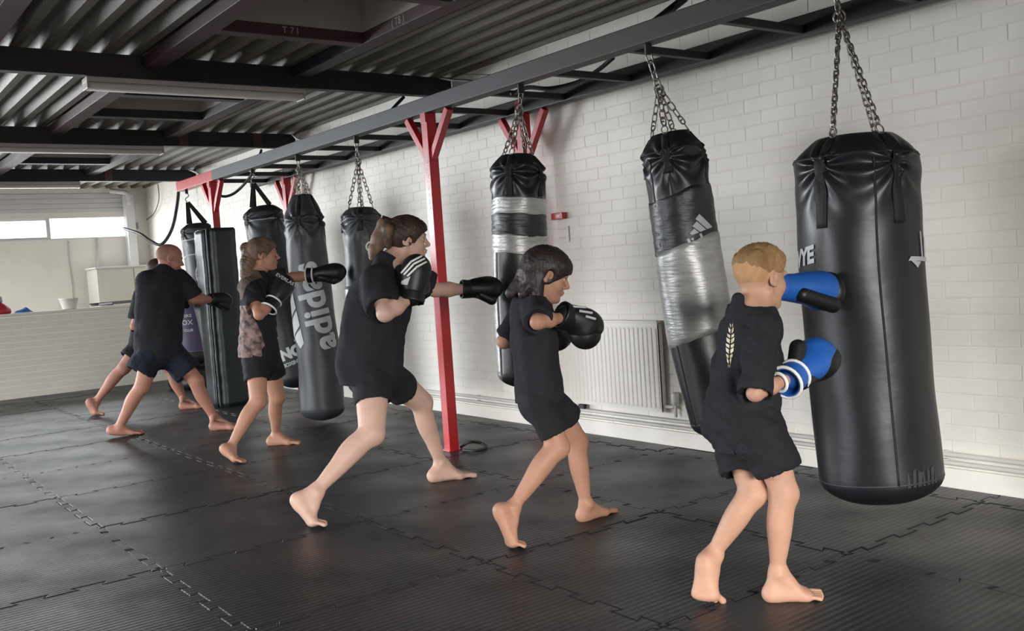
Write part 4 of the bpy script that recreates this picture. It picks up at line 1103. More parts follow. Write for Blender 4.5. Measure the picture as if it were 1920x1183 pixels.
def shirt(parent, nb, shR, shL, elR, elL, pelvis, hem_c, hem_n, chest_w, chest_d, hem_w, hem_d, mat, sleeve=0.62, sr=0.062, k=1.0, h=0.006, seed=1, extra=None, famp=0.004, name='shirt', hc=None, hh=1.0, extra2=None, lift=0.0):
    s = SDF(); s.cap(np.asarray(nb)-nv(np.asarray(hc)-np.asarray(nb))*.03, np.asarray(nb)+nv(np.asarray(hc)-np.asarray(nb))*.04, .072*hh, .064*hh, .02); lat = nv(np.asarray(shL)-np.asarray(shR)); ms = (np.asarray(shL)+np.asarray(shR))/2; nb = np.asarray(nb)
    dn = nv(np.asarray(pelvis)-ms); nbs = nb+dn*0.012*k; ax0 = nv(np.asarray(hc)-nb)
    s.ecap(ms+dn*0.07*k, np.asarray(hem_c)+dn*0.03, lat, (chest_w, chest_d), (hem_w, hem_d), 0.03)
    s.ecap(ms+dn*0.03*k, ms+dn*0.16*k, lat, (chest_w*0.98, chest_d), (chest_w, chest_d*1.02), 0.04)
    s.cap(nbs-ax0*.01, ms+dn*0.07*k, 0.060*k, 0.085*k, 0.03)
    for a, b in ((shR, elR), (shL, elL)):
        a = np.asarray(a); b = np.asarray(b); e = a+(b-a)*sleeve
        s.cap(nbs, a, 0.056*k, 0.052*k, 0.03)
        s.cap(a, e, sr*0.97, sr*1.08, 0.022)
    if extra: extra(s)
    s.noise(folds(famp*0.35, 34/k, seed, dn, 0.1)); s.noise(folds(famp*1.1, 15/k, seed+7, lat, 0.25))
    s.cut(hem_c, hem_n, 0.004)
    s.ecap(np.asarray(hem_c)+nv(hem_n)*0.08, np.asarray(hem_c)-nv(hem_n)*0.02, lat, (hem_w*0.93, hem_d*0.9), (hem_w*0.93, hem_d*0.9), 0.004, '-')
    for a, b in ((shR, elR), (shL, elL)):
        a = np.asarray(a); b = np.asarray(b); d = nv(b-a); e = a+(b-a)*sleeve
        s.ell(e+d*(sr*0.98+0.001), (sr*1.02, sr*1.2, sr*1.2), rot_to(d, lat+V3(.01, .02, .03)), 0.004, '-')
    ax = nv(np.asarray(hc)-nb)
    s.ell(nb+ax*(0.088*hh+lift), (0.066*hh, 0.19*hh, 0.19*hh), rot_to(nv(ax+V3(0, 0, 1)), lat+V3(.01, .02, .03)), 0.012, '-')
    if extra2: extra2(s)
    return sdf_obj(name, s, h, mat, parent)
def shorts(parent, pelvis, lat, hipR, hipL, endR, endL, mat, w, d, lr, k=1.0, h=0.006, seed=3, famp=0.003, flare=1.1, top=0.12, name='shorts', up=None):
    s = SDF(); pelvis = np.asarray(pelvis); up = nv(up if up is not None else V3(0, 0, 1))
    s.ecap(pelvis+up*top*k, pelvis-up*0.03*k, lat, (w*0.93, d*0.95), (w, d), 0.04)
    for a, b in ((hipR, endR), (hipL, endL)):
        a = np.asarray(a); b = np.asarray(b); dd = nv(b-a)
        s.cap(a, b, lr, lr*flare, 0.03)
    s.noise(folds(famp, 20/k, seed, lat, 0.2)); s.noise(folds(famp*0.5, 45/k, seed+3, up, 0.1))
    for a, b in ((hipR, endR), (hipL, endL)):
        a = np.asarray(a); b = np.asarray(b); dd = nv(b-a); rr = lr*flare
        s.ell(b+dd*rr*1.0, (rr*1.02, rr*1.18, rr*1.18), rot_to(dd, nv(lat)+V3(.01, .02, .03)), 0.003, '-')
    return sdf_obj(name, s, h, mat, parent)

def pip(x, y, poly):
    ins = False
    for (x1, y1), (x2, y2) in zip(poly, poly[1:]+poly[:1]):
        if (y1 > y) != (y2 > y) and x < (x2-x1)*(y-y1)/(y2-y1)+x1: ins = not ins
    return ins
def patch_from(o, poly, mat, name, off=0.002, side=True):
    """a panel sewn onto a garment: the garment's own faces inside an outline, raised a little"""
    me = o.data; C0 = CPOS; V = []; F = []; mp = {}
    co = [v.co for v in me.vertices]; no = [v.normal for v in me.vertices]
    px = {}
    for p in me.polygons:
        c = p.center; d = c-C0
        if p.normal.dot(d) > 0.15*d.length: continue
        z = d.dot(CF); x, y = 960+CAM_F*d.dot(CR)/z, 591.5-CAM_F*d.dot(CU)/z
        if not pip(x, y, poly): continue
        f = []
        for i in p.vertices:
            if i not in mp: mp[i] = len(V); V.append(co[i]+no[i]*off)
            f.append(mp[i])
        F.append(f)
    return py_mesh(name, V, F, mat, o, True)
def on_surface(o, pts, off=0.001, n=10):
    """points of a seam or stripe laid on the surface of a mesh"""
    from mathutils.bvhtree import BVHTree
    me = o.data; bv = BVHTree.FromPolygons([v.co for v in me.vertices], [tuple(p.vertices) for p in me.polygons]); out = []
    for (x0, y0), (x1, y1) in zip(pts, pts[1:]):
        for t in np.linspace(0, 1, n):
            d = (Vector(at(x0+(x1-x0)*t, y0+(y1-y0)*t, D=1))-CPOS).normalized(); h = bv.ray_cast(CPOS, d)
            if h[0] is not None: out.append(h[0]+h[1]*off)
    return out
def person(label, base, skin):
    e = tag(empty('person', Vector(base)), label, 'person', 'people boxing in a row'); return e

RT = np.array(CR); FWD_X = V3(1, 0, 0)
def hd(deg, pitch=0):   # heading: 0 = +X (towards the bags), positive turns towards the camera's right/near side
    a = math.radians(deg); p = math.radians(pitch)
    return V3(math.cos(a)*math.cos(p), -math.sin(a)*math.cos(p), math.sin(p))
def head_R(deg, pitch, roll=0):
    f = hd(deg, pitch); up = V3(0, 0, 1); R = rot_to(f, up)
    if roll:
        c, s_ = math.cos(math.radians(roll)), math.sin(math.radians(roll)); R = R@np.array([[1, 0, 0], [0, c, -s_], [0, s_, c]])
    return R
def hair_base(T, R, h, grow=0.008, k=0.02):
    s = SDF()
    s.ell(T(-.018, 0, .036), V3(.097+grow, .077+grow, .086+grow)*h, R, k); s.ell(T(.012, 0, .045), V3(.078+grow, .070+grow, .070+grow)*h, R, k)
    return s

# ======== 1: blond boy, nearest, blue gloves
def boy_blond():
    e = person('boy with short blond hair and blue gloves, nearest person, striking the widest bag', (2.6, 2.2, 0), 0)
    k = 0.70; D0 = 3.30
    nb = J(1410, 572, 3.32)
    shR, shL = J(1432, 618, 3.22), J(1388, 588, 3.45)
    elR, wrR = J(1416, 737, 3.15), J(1488, 705, 3.26)
    elL, wrL = J(1425, 580, 3.42), J(1455, 537, 3.50)
    pel = J(1402, 800, 3.31); hipR, hipL = J(1432, 812, 3.24), J(1380, 808, 3.37)
    knR, anR = J(1470, 925, 3.24), J(1457, 1072, 3.27)
    knL, anL = J(1412, 925, 3.30), J(1336, 1040, 3.33)
    b = SDF()
    R = head_R(4, -6); hh = 0.93
    T = head(b, J(1425, 521, 3.34), R, hh, nb, 0.92)
    b.ecap(nb-V3(0, 0, .03), J(1405, 640, 3.33), nv(shL-shR), (.085, .055), (.095, .065), .04)
    b.ecap(J(1405, 640, 3.33), pel, nv(hipL-hipR), (.095, .065), (.10, .075), .04)
    for a, c in ((shR, shL),): b.cap(nb, a, .022, .03, .03); b.cap(nb, c, .022, .03, .03)
    arm(b, shR, elR, wrR, 0.66); arm(b, shL, elL, wrL, 0.74)
    leg(b, hipR, knR, anR, k, hd(10), 1.03, 1.12); leg(b, hipL, knL, anL, k, hd(-5), 1.03, 1.12)
    fR = np.array(at(1442, 1098, D=3.27)); dR = nv(V3(RT[0], RT[1], 0)); L = 0.185
    hz = V3(0, 0, 1)
    heel = V3(*at(1444, 1104, D=3.27)); heel[2] = .022
    ball = heel+dR*L*.62; ball[2] = .014; toe = heel+dR*L*.94; toe[2] = .010
    foot(b, anR, heel, ball, toe, np.cross(dR, hz), L, 1)
    heelL = J(1323, 1052, 3.30); ballL = J(1321, 1096, 3.28); ballL[2] = .034; toeL = ballL+V3(.028, -.006, 0); toeL[2] = .010
    foot(b, anL, heelL, ballL, toeL, nv(V3(-.55, .84, 0)), L*1.08, 1)
    body = sdf_obj('body', b, 0.0032, SKIN['fair'], e)
    face_parts(T, R, hh, body, M['blonde'])
    # short hair, longer on top
    s = hair_base(T, R, hh, 0.0028); s.ell(T(.010, 0, .066), V3(.082, .066, .060)*hh, R, .02); s.ell(T(.066, 0, .072), V3(.030, .052, .024)*hh, R, .015)
    s.noise(folds(0.0022, 150, 4, R[:, 0], .1)); s.noise(folds(0.003, 60, 9, R[:, 0], .1))
    s.cut(T(-.05, 0, .005), nv(-R[:, 2]-R[:, 0]*.35), .035)
    s.cut(T(.065, 0, .045), nv(R[:, 0]*1.0-R[:, 2]*.75), .006)
    s.ell(T(.012, .08, -.035), V3(.055, .05, .052)*hh, R, .006, '-'); s.ell(T(.012, -.08, -.035), V3(.055, .05, .052)*hh, R, .006, '-')
    hr = sdf_obj('hair', s, 0.004, M['blonde'], e)
    f = hair_base(T, R, hh, 0.0016); f.cut(T(.02, 0, -.062), -R[:, 2], .004); f.cut(T(.050, 0, .030), nv(R[:, 0]*1.0-R[:, 2]*.4), .006)
    for y in (-1, 1): f.ell(T(.015, y*.085, -.035), V3(.040, .04, .040)*hh, R, .006, '-')
    sdf_obj('faded_sides', f, 0.004, M['fade'], hr)['label'] = 'short faded hair at back and sides'
    # clothes
    def ex(s):
        s.cap(J(1378, 640, 3.36), J(1345, 800, 3.32), .05, .05, .05)
    lat = nv(shL-shR)
    ex2 = lambda s: s.ecap(J(1384, 560, 3.29), J(1380, 606, 3.30), RT, (.022, .022), (.034, .04), .02)
    sh = shirt(e, J(1414, 588, 3.32), shR, shL, elR, elL, pel, J(1402, 838, 3.31), V3(.05, 0, -1),   .106, .086, .120, .108, M['cotton'], .90, .050, .75, .0055, 11, ex, .0075, extra2=ex2, hc=T(-.028, 0, -.055), hh=hh)
    shorts(e, pel, lat, hipR, hipL, J(1452, 865, 3.24), J(1393, 870, 3.33), M['shorts'], .125, .112, .074, .8, .0055, 5, .004, 1.13, .05)
    # gold emblem on the back of the shirt
    gp = [];
    for i in range(9):
        y0 = 612+i*9.5; w = 8*math.sin((i+1.2)/10*PI)
        gp.append(((1372-i*.6, y0), w, 5.5+(i % 2)*2))
    m = MB(); dgp = bpy.context.evaluated_depsgraph_get(); dgp.update()
    from mathutils.bvhtree import BVHTree
    me = sh.data; bv = BVHTree.FromPolygons([v.co for v in me.vertices], [tuple(p.vertices) for p in me.polygons])
    gb = MB()
    for (cx, cy), w, hh_ in gp:
        for sx in (-1, 1):
            P = []
            for ax_, ay in ((cx+sx*1.0, cy-hh_*.5), (cx+sx*w, cy-hh_*1.1), (cx+sx*w*.9, cy-hh_*.1), (cx+sx*1.5, cy+hh_*.5)):
                d = (Vector(at(ax_, ay, D=1))-CPOS).normalized(); hit = bv.ray_cast(CPOS, d)
                if hit[0] is None or hit[3] > 3.9: P = None; break
                P.append(hit[0]+hit[1]*0.002)
            if P: gb.add(P, [(0, 1, 2, 3)] if sx > 0 else [(3, 2, 1, 0)])
    if gb.V: gb.build('back_emblem', M['gold_print'], sh)['label'] = 'gold and white emblem'
    # gloves
    tipR = J(1547, 655, 3.42); g, Rg, r = glove(e, wrR, tipR, nv(np.array(CR)*.7-np.array(CU)*.7), 1.10, M['blue_glove'], -1, cuff=.058, thumb=(J(1490, 688, 3.27), J(1496, 652, 3.30)), h=.0045, thumbmat=M['glove'])
    pp = SDF(); pp.ell(tipR-Rg[:, 0]*r*1.10+Rg[:, 2]*r*.42, (r*1.28, r*1.10, r*.90), Rg, .01); pp.cap(wrR+Rg[:, 0]*.02+Rg[:, 2]*r*.35, tipR-Rg[:, 0]*r+Rg[:, 2]*r*.4, r*.6, r*.7, .02); sdf_obj('palm_panel', pp, .0045, M['glove'], g)['label'] = 'black lower panel'
    tipL = J(1566, 548, 3.64); g, Rg, r = glove(e, wrL, tipL, V3(-.3, -.2, 1), 1.12, M['blue_glove'], -1, cuff=.03, trim=False, h=.0045, thumbmat=M['glove'])
    pp = SDF(); pp.ell(tipL-Rg[:, 0]*r*.62, (r*.72, r*1.20, r*1.14), Rg, .01); sdf_obj('knuckle_panel', pp, .0045, M['glove'], g)['label'] = 'black knuckle panel'
    wb = MB(); c = wrR*.42+elR*.58; f = nv(wrR-elR); l = nv(np.cross(f, V3(0, 0, 1))); u = np.cross(l, f); c = wrR-f*.075
    wb.tube([c+(l*math.cos(q)+u*math.sin(q))*.031 for q in np.linspace(0, 2*PI, 21)[:-1]], .006, 8, closed=True).build('wristband', M['white_trim'], e, True)
boy_blond()

# ======== 2: dark-haired boy, black gloves
def boy_dark():
    e = person('boy with dark mullet hair and black gloves, long black T-shirt, second from the right', (2.65, 3.35, 0), 0)
    k = 0.76
    nb = J(1000, 556, 4.26)
    shR, shL = J(1003, 578, 4.13), J(990, 572, 4.40)
    elR, wrR = J(1008, 604, 3.99), J(1062, 594, 4.10)
    elL, wrL = J(945, 640, 4.42), J(1035, 626, 4.42)
    pel = J(1012, 745, 4.24); hipR, hipL = J(1012, 755, 4.18), J(1030, 752, 4.31)
    knR, anR = J(1046, 838, 4.16), J(962, 950, 4.12)
    knL, anL = J(1082, 828, 4.40), J(1098, 945, 4.43)
    b = SDF(); R = head_R(32, -20); hh = 0.94
    T = head(b, J(1024, 516, 4.24), R, hh, nb, 0.9)
    b.ecap(nb-V3(0, 0, .02), J(1003, 650, 4.26), nv(shL-shR), (.09, .06), (.10, .065), .04)
    b.ecap(J(1003, 650, 4.26), pel, nv(hipL-hipR), (.095, .065), (.095, .07), .04)
    b.cap(nb, shR, .025, .033, .03); b.cap(nb, shL, .025, .033, .03)
    arm(b, shR, elR, wrR, 0.76, 1.0); arm(b, shL, elL, wrL, 0.82)
    leg(b, hipR, knR, anR, k, hd(15), 1.0, 1.12); leg(b, hipL, knL, anL, k, hd(0), 1.0, 1.05)
    L = .205
    heel = J(936, 957, 4.08); ball = J(958, 1003, 4.08); ball[2] = .026; toe = ball+nv(V3(.8, -.5, 0))*L*.28; toe[2] = .010
    foot(b, anR, heel, ball, toe, nv(V3(-.35, -.9, .1)), L, 1)
    heelL = V3(*at(1092, 968, Z=.022)); dl = nv(V3(RT[0]+.25, RT[1]+.75, 0)); ballL = heelL+dl*L*.62; ballL[2] = .015; toeL = heelL+dl*L*.95; toeL[2] = .011
    foot(b, anL, heelL, ballL, toeL, nv(np.cross(V3(0, 0, 1), dl)), L, 1)
    body = sdf_obj('body', b, 0.0036, SKIN['tan'], e)
    face_parts(T, R, hh, body, M['dark_hair'])
    s = hair_base(T, R, hh, 0.015); s.ell(T(.065, 0, .058), V3(.042, .066, .034)*hh, R, .02); s.ell(T(.084, 0, .040), V3(.020, .055, .026)*hh, R, .012)
    s.ell(T(-.075, 0, -.015), V3(.045, .066, .06)*hh, R, .03)
    s.cap(T(-.085, .0, -.03), T(-.135, 0, -.125), .045*hh, .026*hh, .03); s.cap(T(-.06, -.05, -.03), T(-.085, -.055, -.115), .032*hh, .022*hh, .02)
    s.cap(T(-.035, -.062, -.03), T(-.02, -.060, -.105), .026*hh, .028*hh, .015); s.cap(T(-.06, .05, -.03), T(-.10, .05, -.12), .032*hh, .02*hh, .02)
    s.noise(folds(0.0016, 130, 2, R[:, 0], .1)); s.noise(folds(0.0015, 45, 3, R[:, 0], .1))
    s.ell(T(.105, 0, -.055), V3(.090, .10, .085)*hh, R, .006, '-')
    for y in (-1, 1): s.ell(T(.012, y*.092, -.008), V3(.026, .026, .036)*hh, R, .006, '-')
    sdf_obj('hair', s, 0.0045, M['dark_hair'], e)
    def ex(s):
        s.ecap(J(1002, 640, 4.26), J(1012, 745, 4.25), nv(shL-shR), (.11, .09), (.12, .098), .03)
    shirt(e, nb, shR, shL, elR, elL, pel, J(1012, 752, 4.24), V3(.05, 0, -1), .120, .085, .118, .095, M['cotton'], .80, .056, .85, .006, 21, ex, .005, hc=T(-.028, 0, -.055), hh=hh)
    so = shorts(e, pel, nv(hipL-hipR), hipR, hipL, J(1038, 806, 4.17), J(1062, 780, 4.36), M['shorts'], .108, .096, .070, .8, .006, 6, .002, .98, .05)
    tipR = J(1123, 622, 4.18); g, Rg, r = glove(e, wrR, tipR, V3(.1, -.15, 1), 1.12, M['glove'], 1, cuff=.035, trim=False, h=.005, cuff_r=1.1)
    sp = SDF(); sp.ell(tipR-Rg[:, 0]*r*.95-Rg[:, 2]*r*.5, (r*1.1, r*1.05, r*1.05), Rg, .02); sdf_obj('finger_panel', sp, .005, M['glove'], g)
    for pts in ([(1074, 575), (1098, 577)], [(1086, 583), (1110, 587)], [(1098, 593), (1116, 598)]):
        P = on_surface(g, pts)
        if len(P) > 3: MB().tube(P, .006, 6).build('glove_stripe', M['print_grey'], g, True)
    tipL = J(1060, 640, 4.50); glove(e, wrL, tipL, V3(.1, -.1, 1), 1.05, M['glove'], 1, cuff=.03, trim=False, h=.006)
boy_dark()

# ======== 3: woman with ponytail
def woman():
    e = person('tall person with brown ponytail, black T-shirt and shorts, lunging beside the near red post', (2.45, 4.5, 0), 0)
    k = 0.97
    nb = J(733, 487, 5.06)
    shR, shL = J(706, 527, 4.93), J(752, 515, 5.22)
    elR, wrR = J(722, 588, 4.78), J(772, 556, 4.88)
    elL, wrL = J(815, 543, 5.28), J(880, 542, 5.36)
    pel = J(700, 690, 5.06); hipR, hipL = J(695, 700, 4.96), J(720, 700, 5.16)
    knR, anR = J(697, 812, 4.84), J(592, 920, 4.70)
    knL, anL = J(790, 755, 5.38), J(826, 868, 5.50)
    b = SDF(); R = head_R(28, -3); hh = 0.98
    T = head(b, J(764, 450, 5.08), R, hh, nb, 0.95)
    mid = J(712, 590, 5.07)
    b.ecap(nb-V3(0, 0, .05), mid, nv(shL-shR), (.12, .08), (.12, .085), .05); b.ecap(mid, pel, nv(hipL-hipR), (.12, .085), (.14, .10), .05)
    b.cap(nb, shR, .032, .04, .03); b.cap(nb, shL, .032, .04, .03)
    arm(b, shR, elR, wrR, 1.0, 1.06); arm(b, shL, elL, wrL, 1.0, 1.0)
    leg(b, hipR, knR, anR, k, hd(20), 1.15, 1.12); leg(b, hipL, knL, anL, k, hd(0), 1.1, 1.02)
    L = .245
    heel = J(556, 938, 4.66); ball = J(584, 975, 4.64); ball[2] = .03; toe = ball+nv(V3(.75, -.35, 0))*L*.27; toe[2] = .012
    foot(b, anR, heel, ball, toe, nv(V3(-.25, -.95, .1)), L, 1)
    heelL = V3(*at(812, 894, Z=.028)); dl = nv(V3(RT[0]+.10, RT[1]+.35, 0)); ballL = heelL+dl*L*.62; ballL[2] = .017; toeL = heelL+dl*L*.95; toeL[2] = .013
    foot(b, anL, heelL, ballL, toeL, nv(np.cross(V3(0, 0, 1), dl)), L, 1)
    body = sdf_obj('body', b, 0.0045, SKIN['pale'], e)
    face_parts(T, R, hh, body, M['brown_hair'])
    s = hair_base(T, R, hh, 0.012); s.ell(T(.055, 0, .065), V3(.045, .06, .034)*hh, R, .02)
    s.ell(T(-.115, 0, .092), V3(.032, .036, .036)*hh, R, .015)
    s.noise(folds(0.0028, 110, 2, R[:, 0], .1))
    s.ell(T(.112, 0, -.040), V3(.090, .11, .085)*hh, R, .008, '-'); s.ell(T(.0, 0, -.115), V3(.10, .10, .055)*hh, R, .008, '-')
    for y in (-1, 1): s.ell(T(.012, y*.092, -.018), V3(.026, .026, .036)*hh, R, .006, '-')
    hr = sdf_obj('hair', s, 0.005, M['brown_hair'], e)
    p = SDF(); c0 = T(-.125, 0, .090)
    pts = [c0, J(722, 425, 5.06), J(712, 448, 5.05), J(703, 470, 5.04), J(697, 484, 5.04)]
    for a, c, r0, r1 in zip(pts, pts[1:], (.034, .055, .052, .042), (.055, .052, .042, .018)): p.ecap(a, c, R[:, 1], (r0, r0*.8), (r1, r1*.8), .02)
    p.cap(J(728, 430, 5.0), J(728, 460, 5.02), .03, .018, .02); p.noise(folds(0.0014, 110, 5, (0, 0, 1), .0))
    sdf_obj('ponytail', p, 0.005, M['light_brown_hair'], hr)['label'] = 'lighter brown ponytail'
    MB().tube([c0+(R[:, 1]*math.cos(q)+R[:, 2]*math.sin(q))*.034 for q in np.linspace(0, 2*PI, 19)[:-1]], .008, 8, closed=True).build('hair_tie', M['black'], hr, True)
    def ex(s):
        s.ecap(J(700, 560, 5.05), J(686, 680, 5.03), nv(shL-shR), (.16, .12), (.175, .13), .05)
        s.cap(J(678, 560, 4.98), J(664, 690, 4.98), .06, .075, .06)
    shirt(e, nb, shR, shL, elR, elL, pel, J(696, 715, 5.04), V3(.0, 0, -1), .17, .115, .18, .145, M['cotton'], .70, .082, 1.05, .007, 31, ex, .007, hc=T(-.028, 0, -.055), hh=hh)
    shorts(e, pel, nv(hipL-hipR), hipR, hipL, J(699, 744, 4.91), J(750, 726, 5.27), M['shorts'], .165, .14, .094, 1.0, .007, 7, .004, 1.0, .06)
    tipR = J(785, 480, 4.93); g, Rg, r = glove(e, wrR, tipR, V3(-.5, -.8, .1), 1.2, M['glove'], 1, cuff=.03, trim=False, h=.006, cuff_r=1.15)
    for pts in ([(753, 512), (771, 491), (791, 480)], [(758, 515), (776, 495), (796, 485)], [(764, 518), (781, 501), (799, 491)]):
        P = on_surface(g, pts)
        if len(P) > 3: MB().tube(P, .0055, 6).build('glove_stripe', M['white_trim'], g, True)
    pw = SDF(); pw.ecap(J(775, 545, 4.9), J(802, 537, 5.0), V3(0, 0, 1), (.05, .04), (.03, .03), .02); pw.cut(J(806, 536, 5.0), RT, .004); sdf_obj('open_cuff', pw, .006, M['glove'], g)
    P = on_surface(g, [(742, 532), (757, 525), (770, 518)], .002, 5); Q = on_surface(g, [(752, 533), (762, 534), (771, 535)], .002, 5)
    n_ = min(len(P), len(Q))
    if n_ > 2: MB().add(P[:n_]+Q[:n_], [(i, n_+i, n_+i+1, i+1) for i in range(n_-1)]).build('cuff_patch', M['print_grey'], g)
    tipL = J(940, 542, 5.42); glove(e, wrL, tipL, V3(.1, -.5, 1), 1.08, M['glove'], -1, cuff=.05, trim=False, h=.006)
woman()

# ======== 4: girl with patterned top
def girl():
    e = person('girl with light-brown ponytail and patterned-side black top, punching beside the lettered bag', (2.6, 6.55, 0), 0)
    k = 0.86
    nb = J(482, 512, 6.78)
    shR, shL = J(466, 538, 6.64), J(502, 528, 6.92)
    elR, wrR = J(486, 590, 6.50), J(512, 566, 6.60)
    elL, wrL = J(548, 520, 6.96), J(585, 516, 7.02)
    pel = J(490, 665, 6.76); hipR, hipL = J(478, 672, 6.68), J(503, 672, 6.86)
    knR, anR = J(484, 752, 6.60), J(432, 838, 6.50)
    knL, anL = J(519, 745, 6.92), J(517, 815, 7.08)
    b = SDF(); R = head_R(22, 0); hh = 0.97
    T = head(b, J(492, 478, 6.78), R, hh, nb, 0.9)
    mid = J(482, 590, 6.77)
    b.ecap(nb-V3(0, 0, .03), mid, nv(shL-shR), (.11, .07), (.10, .075), .05); b.ecap(mid, pel, nv(hipL-hipR), (.10, .075), (.125, .09), .05)
    b.cap(nb, shR, .03, .035, .03); b.cap(nb, shL, .03, .035, .03)
    arm(b, shR, elR, wrR, .9); arm(b, shL, elL, wrL, .9)
    leg(b, hipR, knR, anR, k, hd(25), 1.08, 1.08); leg(b, hipL, knL, anL, k, hd(10), 1.05, 1.0)
    L = .225
    heel = J(420, 842, 6.46); ball = J(440, 862, 6.44); ball[2] = .03; toe = ball+nv(V3(.7, -.55, 0))*L*.28; toe[2] = .011
    foot(b, anR, heel, ball, toe, nv(V3(-.4, -.9, .1)), L, 1)
    heelL = V3(*at(508, 828, Z=.026)); dl = nv(V3(RT[0]-.0, RT[1]-.05, 0)); ballL = heelL+dl*L*.62; ballL[2] = .016; toeL = heelL+dl*L*.95; toeL[2] = .012
    foot(b, anL, heelL, ballL, toeL, nv(np.cross(V3(0, 0, 1), dl)), L, 1)
    body = sdf_obj('body', b, 0.0050, SKIN['tan'], e)
    face_parts(T, R, hh, body, M['light_brown_hair'])
    s = hair_base(T, R, hh, 0.009); s.ell(T(.045, 0, .062), V3(.045, .058, .034)*hh, R, .02); s.ell(T(-.105, 0, .06), V3(.025, .03, .03)*hh, R, .015)
    s.noise(folds(0.0022, 110, 2, R[:, 0], .1))
    s.ell(T(.105, 0, -.035), V3(.085, .11, .085)*hh, R, .008, '-'); s.ell(T(.0, 0, -.115), V3(.10, .10, .055)*hh, R, .008, '-')
    for y in (-1, 1): s.ell(T(.012, y*.092, -.018), V3(.026, .026, .036)*hh, R, .006, '-')
    hr = sdf_obj('hair', s, 0.0055, M['light_brown_hair'], e)
    p = SDF(); pts = [T(-.115, 0, .060), J(468, 472, 6.76), J(465, 495, 6.74), J(463, 515, 6.73), J(465, 535, 6.70)]
    for a, c, r0, r1 in zip(pts, pts[1:], (.035, .05, .05, .042), (.05, .05, .042, .015)): p.cap(a, c, r0, r1, .02)
    p.noise(folds(0.004, 80, 5, R[:, 0], .1)); sdf_obj('ponytail', p, 0.0055, M['light_brown_hair'], hr)
    sh = shirt(e, nb, shR, shL, elR, elL, pel, J(484, 668, 6.75), V3(-.05, 0, -1), .145, .10, .155, .125, M['cotton'], .62, .068, .95, .0045, 41, None, .006, hc=T(-.028, 0, -.055), hh=hh)
    pa = patch_from(sh, [(425, 575), (468, 572), (478, 600), (490, 625), (497, 650), (500, 690), (425, 690)], M['camo'], 'patterned_panel'); pa['label'] = 'pinkish-grey patterned side panel'
    pb = patch_from(sh, [(440, 505), (478, 500), (492, 520), (470, 528), (462, 536), (455, 560), (440, 575)], M['taupe'], 'shoulder_panel'); pb['label'] = 'plain taupe shoulder panel'
    shorts(e, pel, nv(hipL-hipR), hipR, hipL, J(481, 706, 6.64), J(513, 700, 6.90), M['shorts'], .15, .125, .085, .95, .007, 8, .002, 1.0, .06)
    tipR = J(542, 521, 6.72); g, Rg, r = glove(e, wrR, tipR, V3(-.1, -.9, .5), 1.15, M['glove'], 1, cuff=.06, h=.006)
    c = tipR-Rg[:, 0]*r*1.0+Rg[:, 2]*r*1.15
    flat_print(slice_bm(text_mesh('EVERLAST', .036, .0008), .02), c, Rg[:, 1]*-1, Rg[:, 0], 'glove_lettering', M['print_grey'], g)
    gg = SDF(); gg.ell(J(512, 514, 6.82), (.06, .06, .05), None); sdf_obj('collar', gg, .0065, M['cotton'], sh)
    tipL = J(648, 511, 7.01); glove(e, wrL, tipL, V3(.1, -.3, 1), 1.15, M['glove'], -1, cuff=.04, h=.006)
girl()

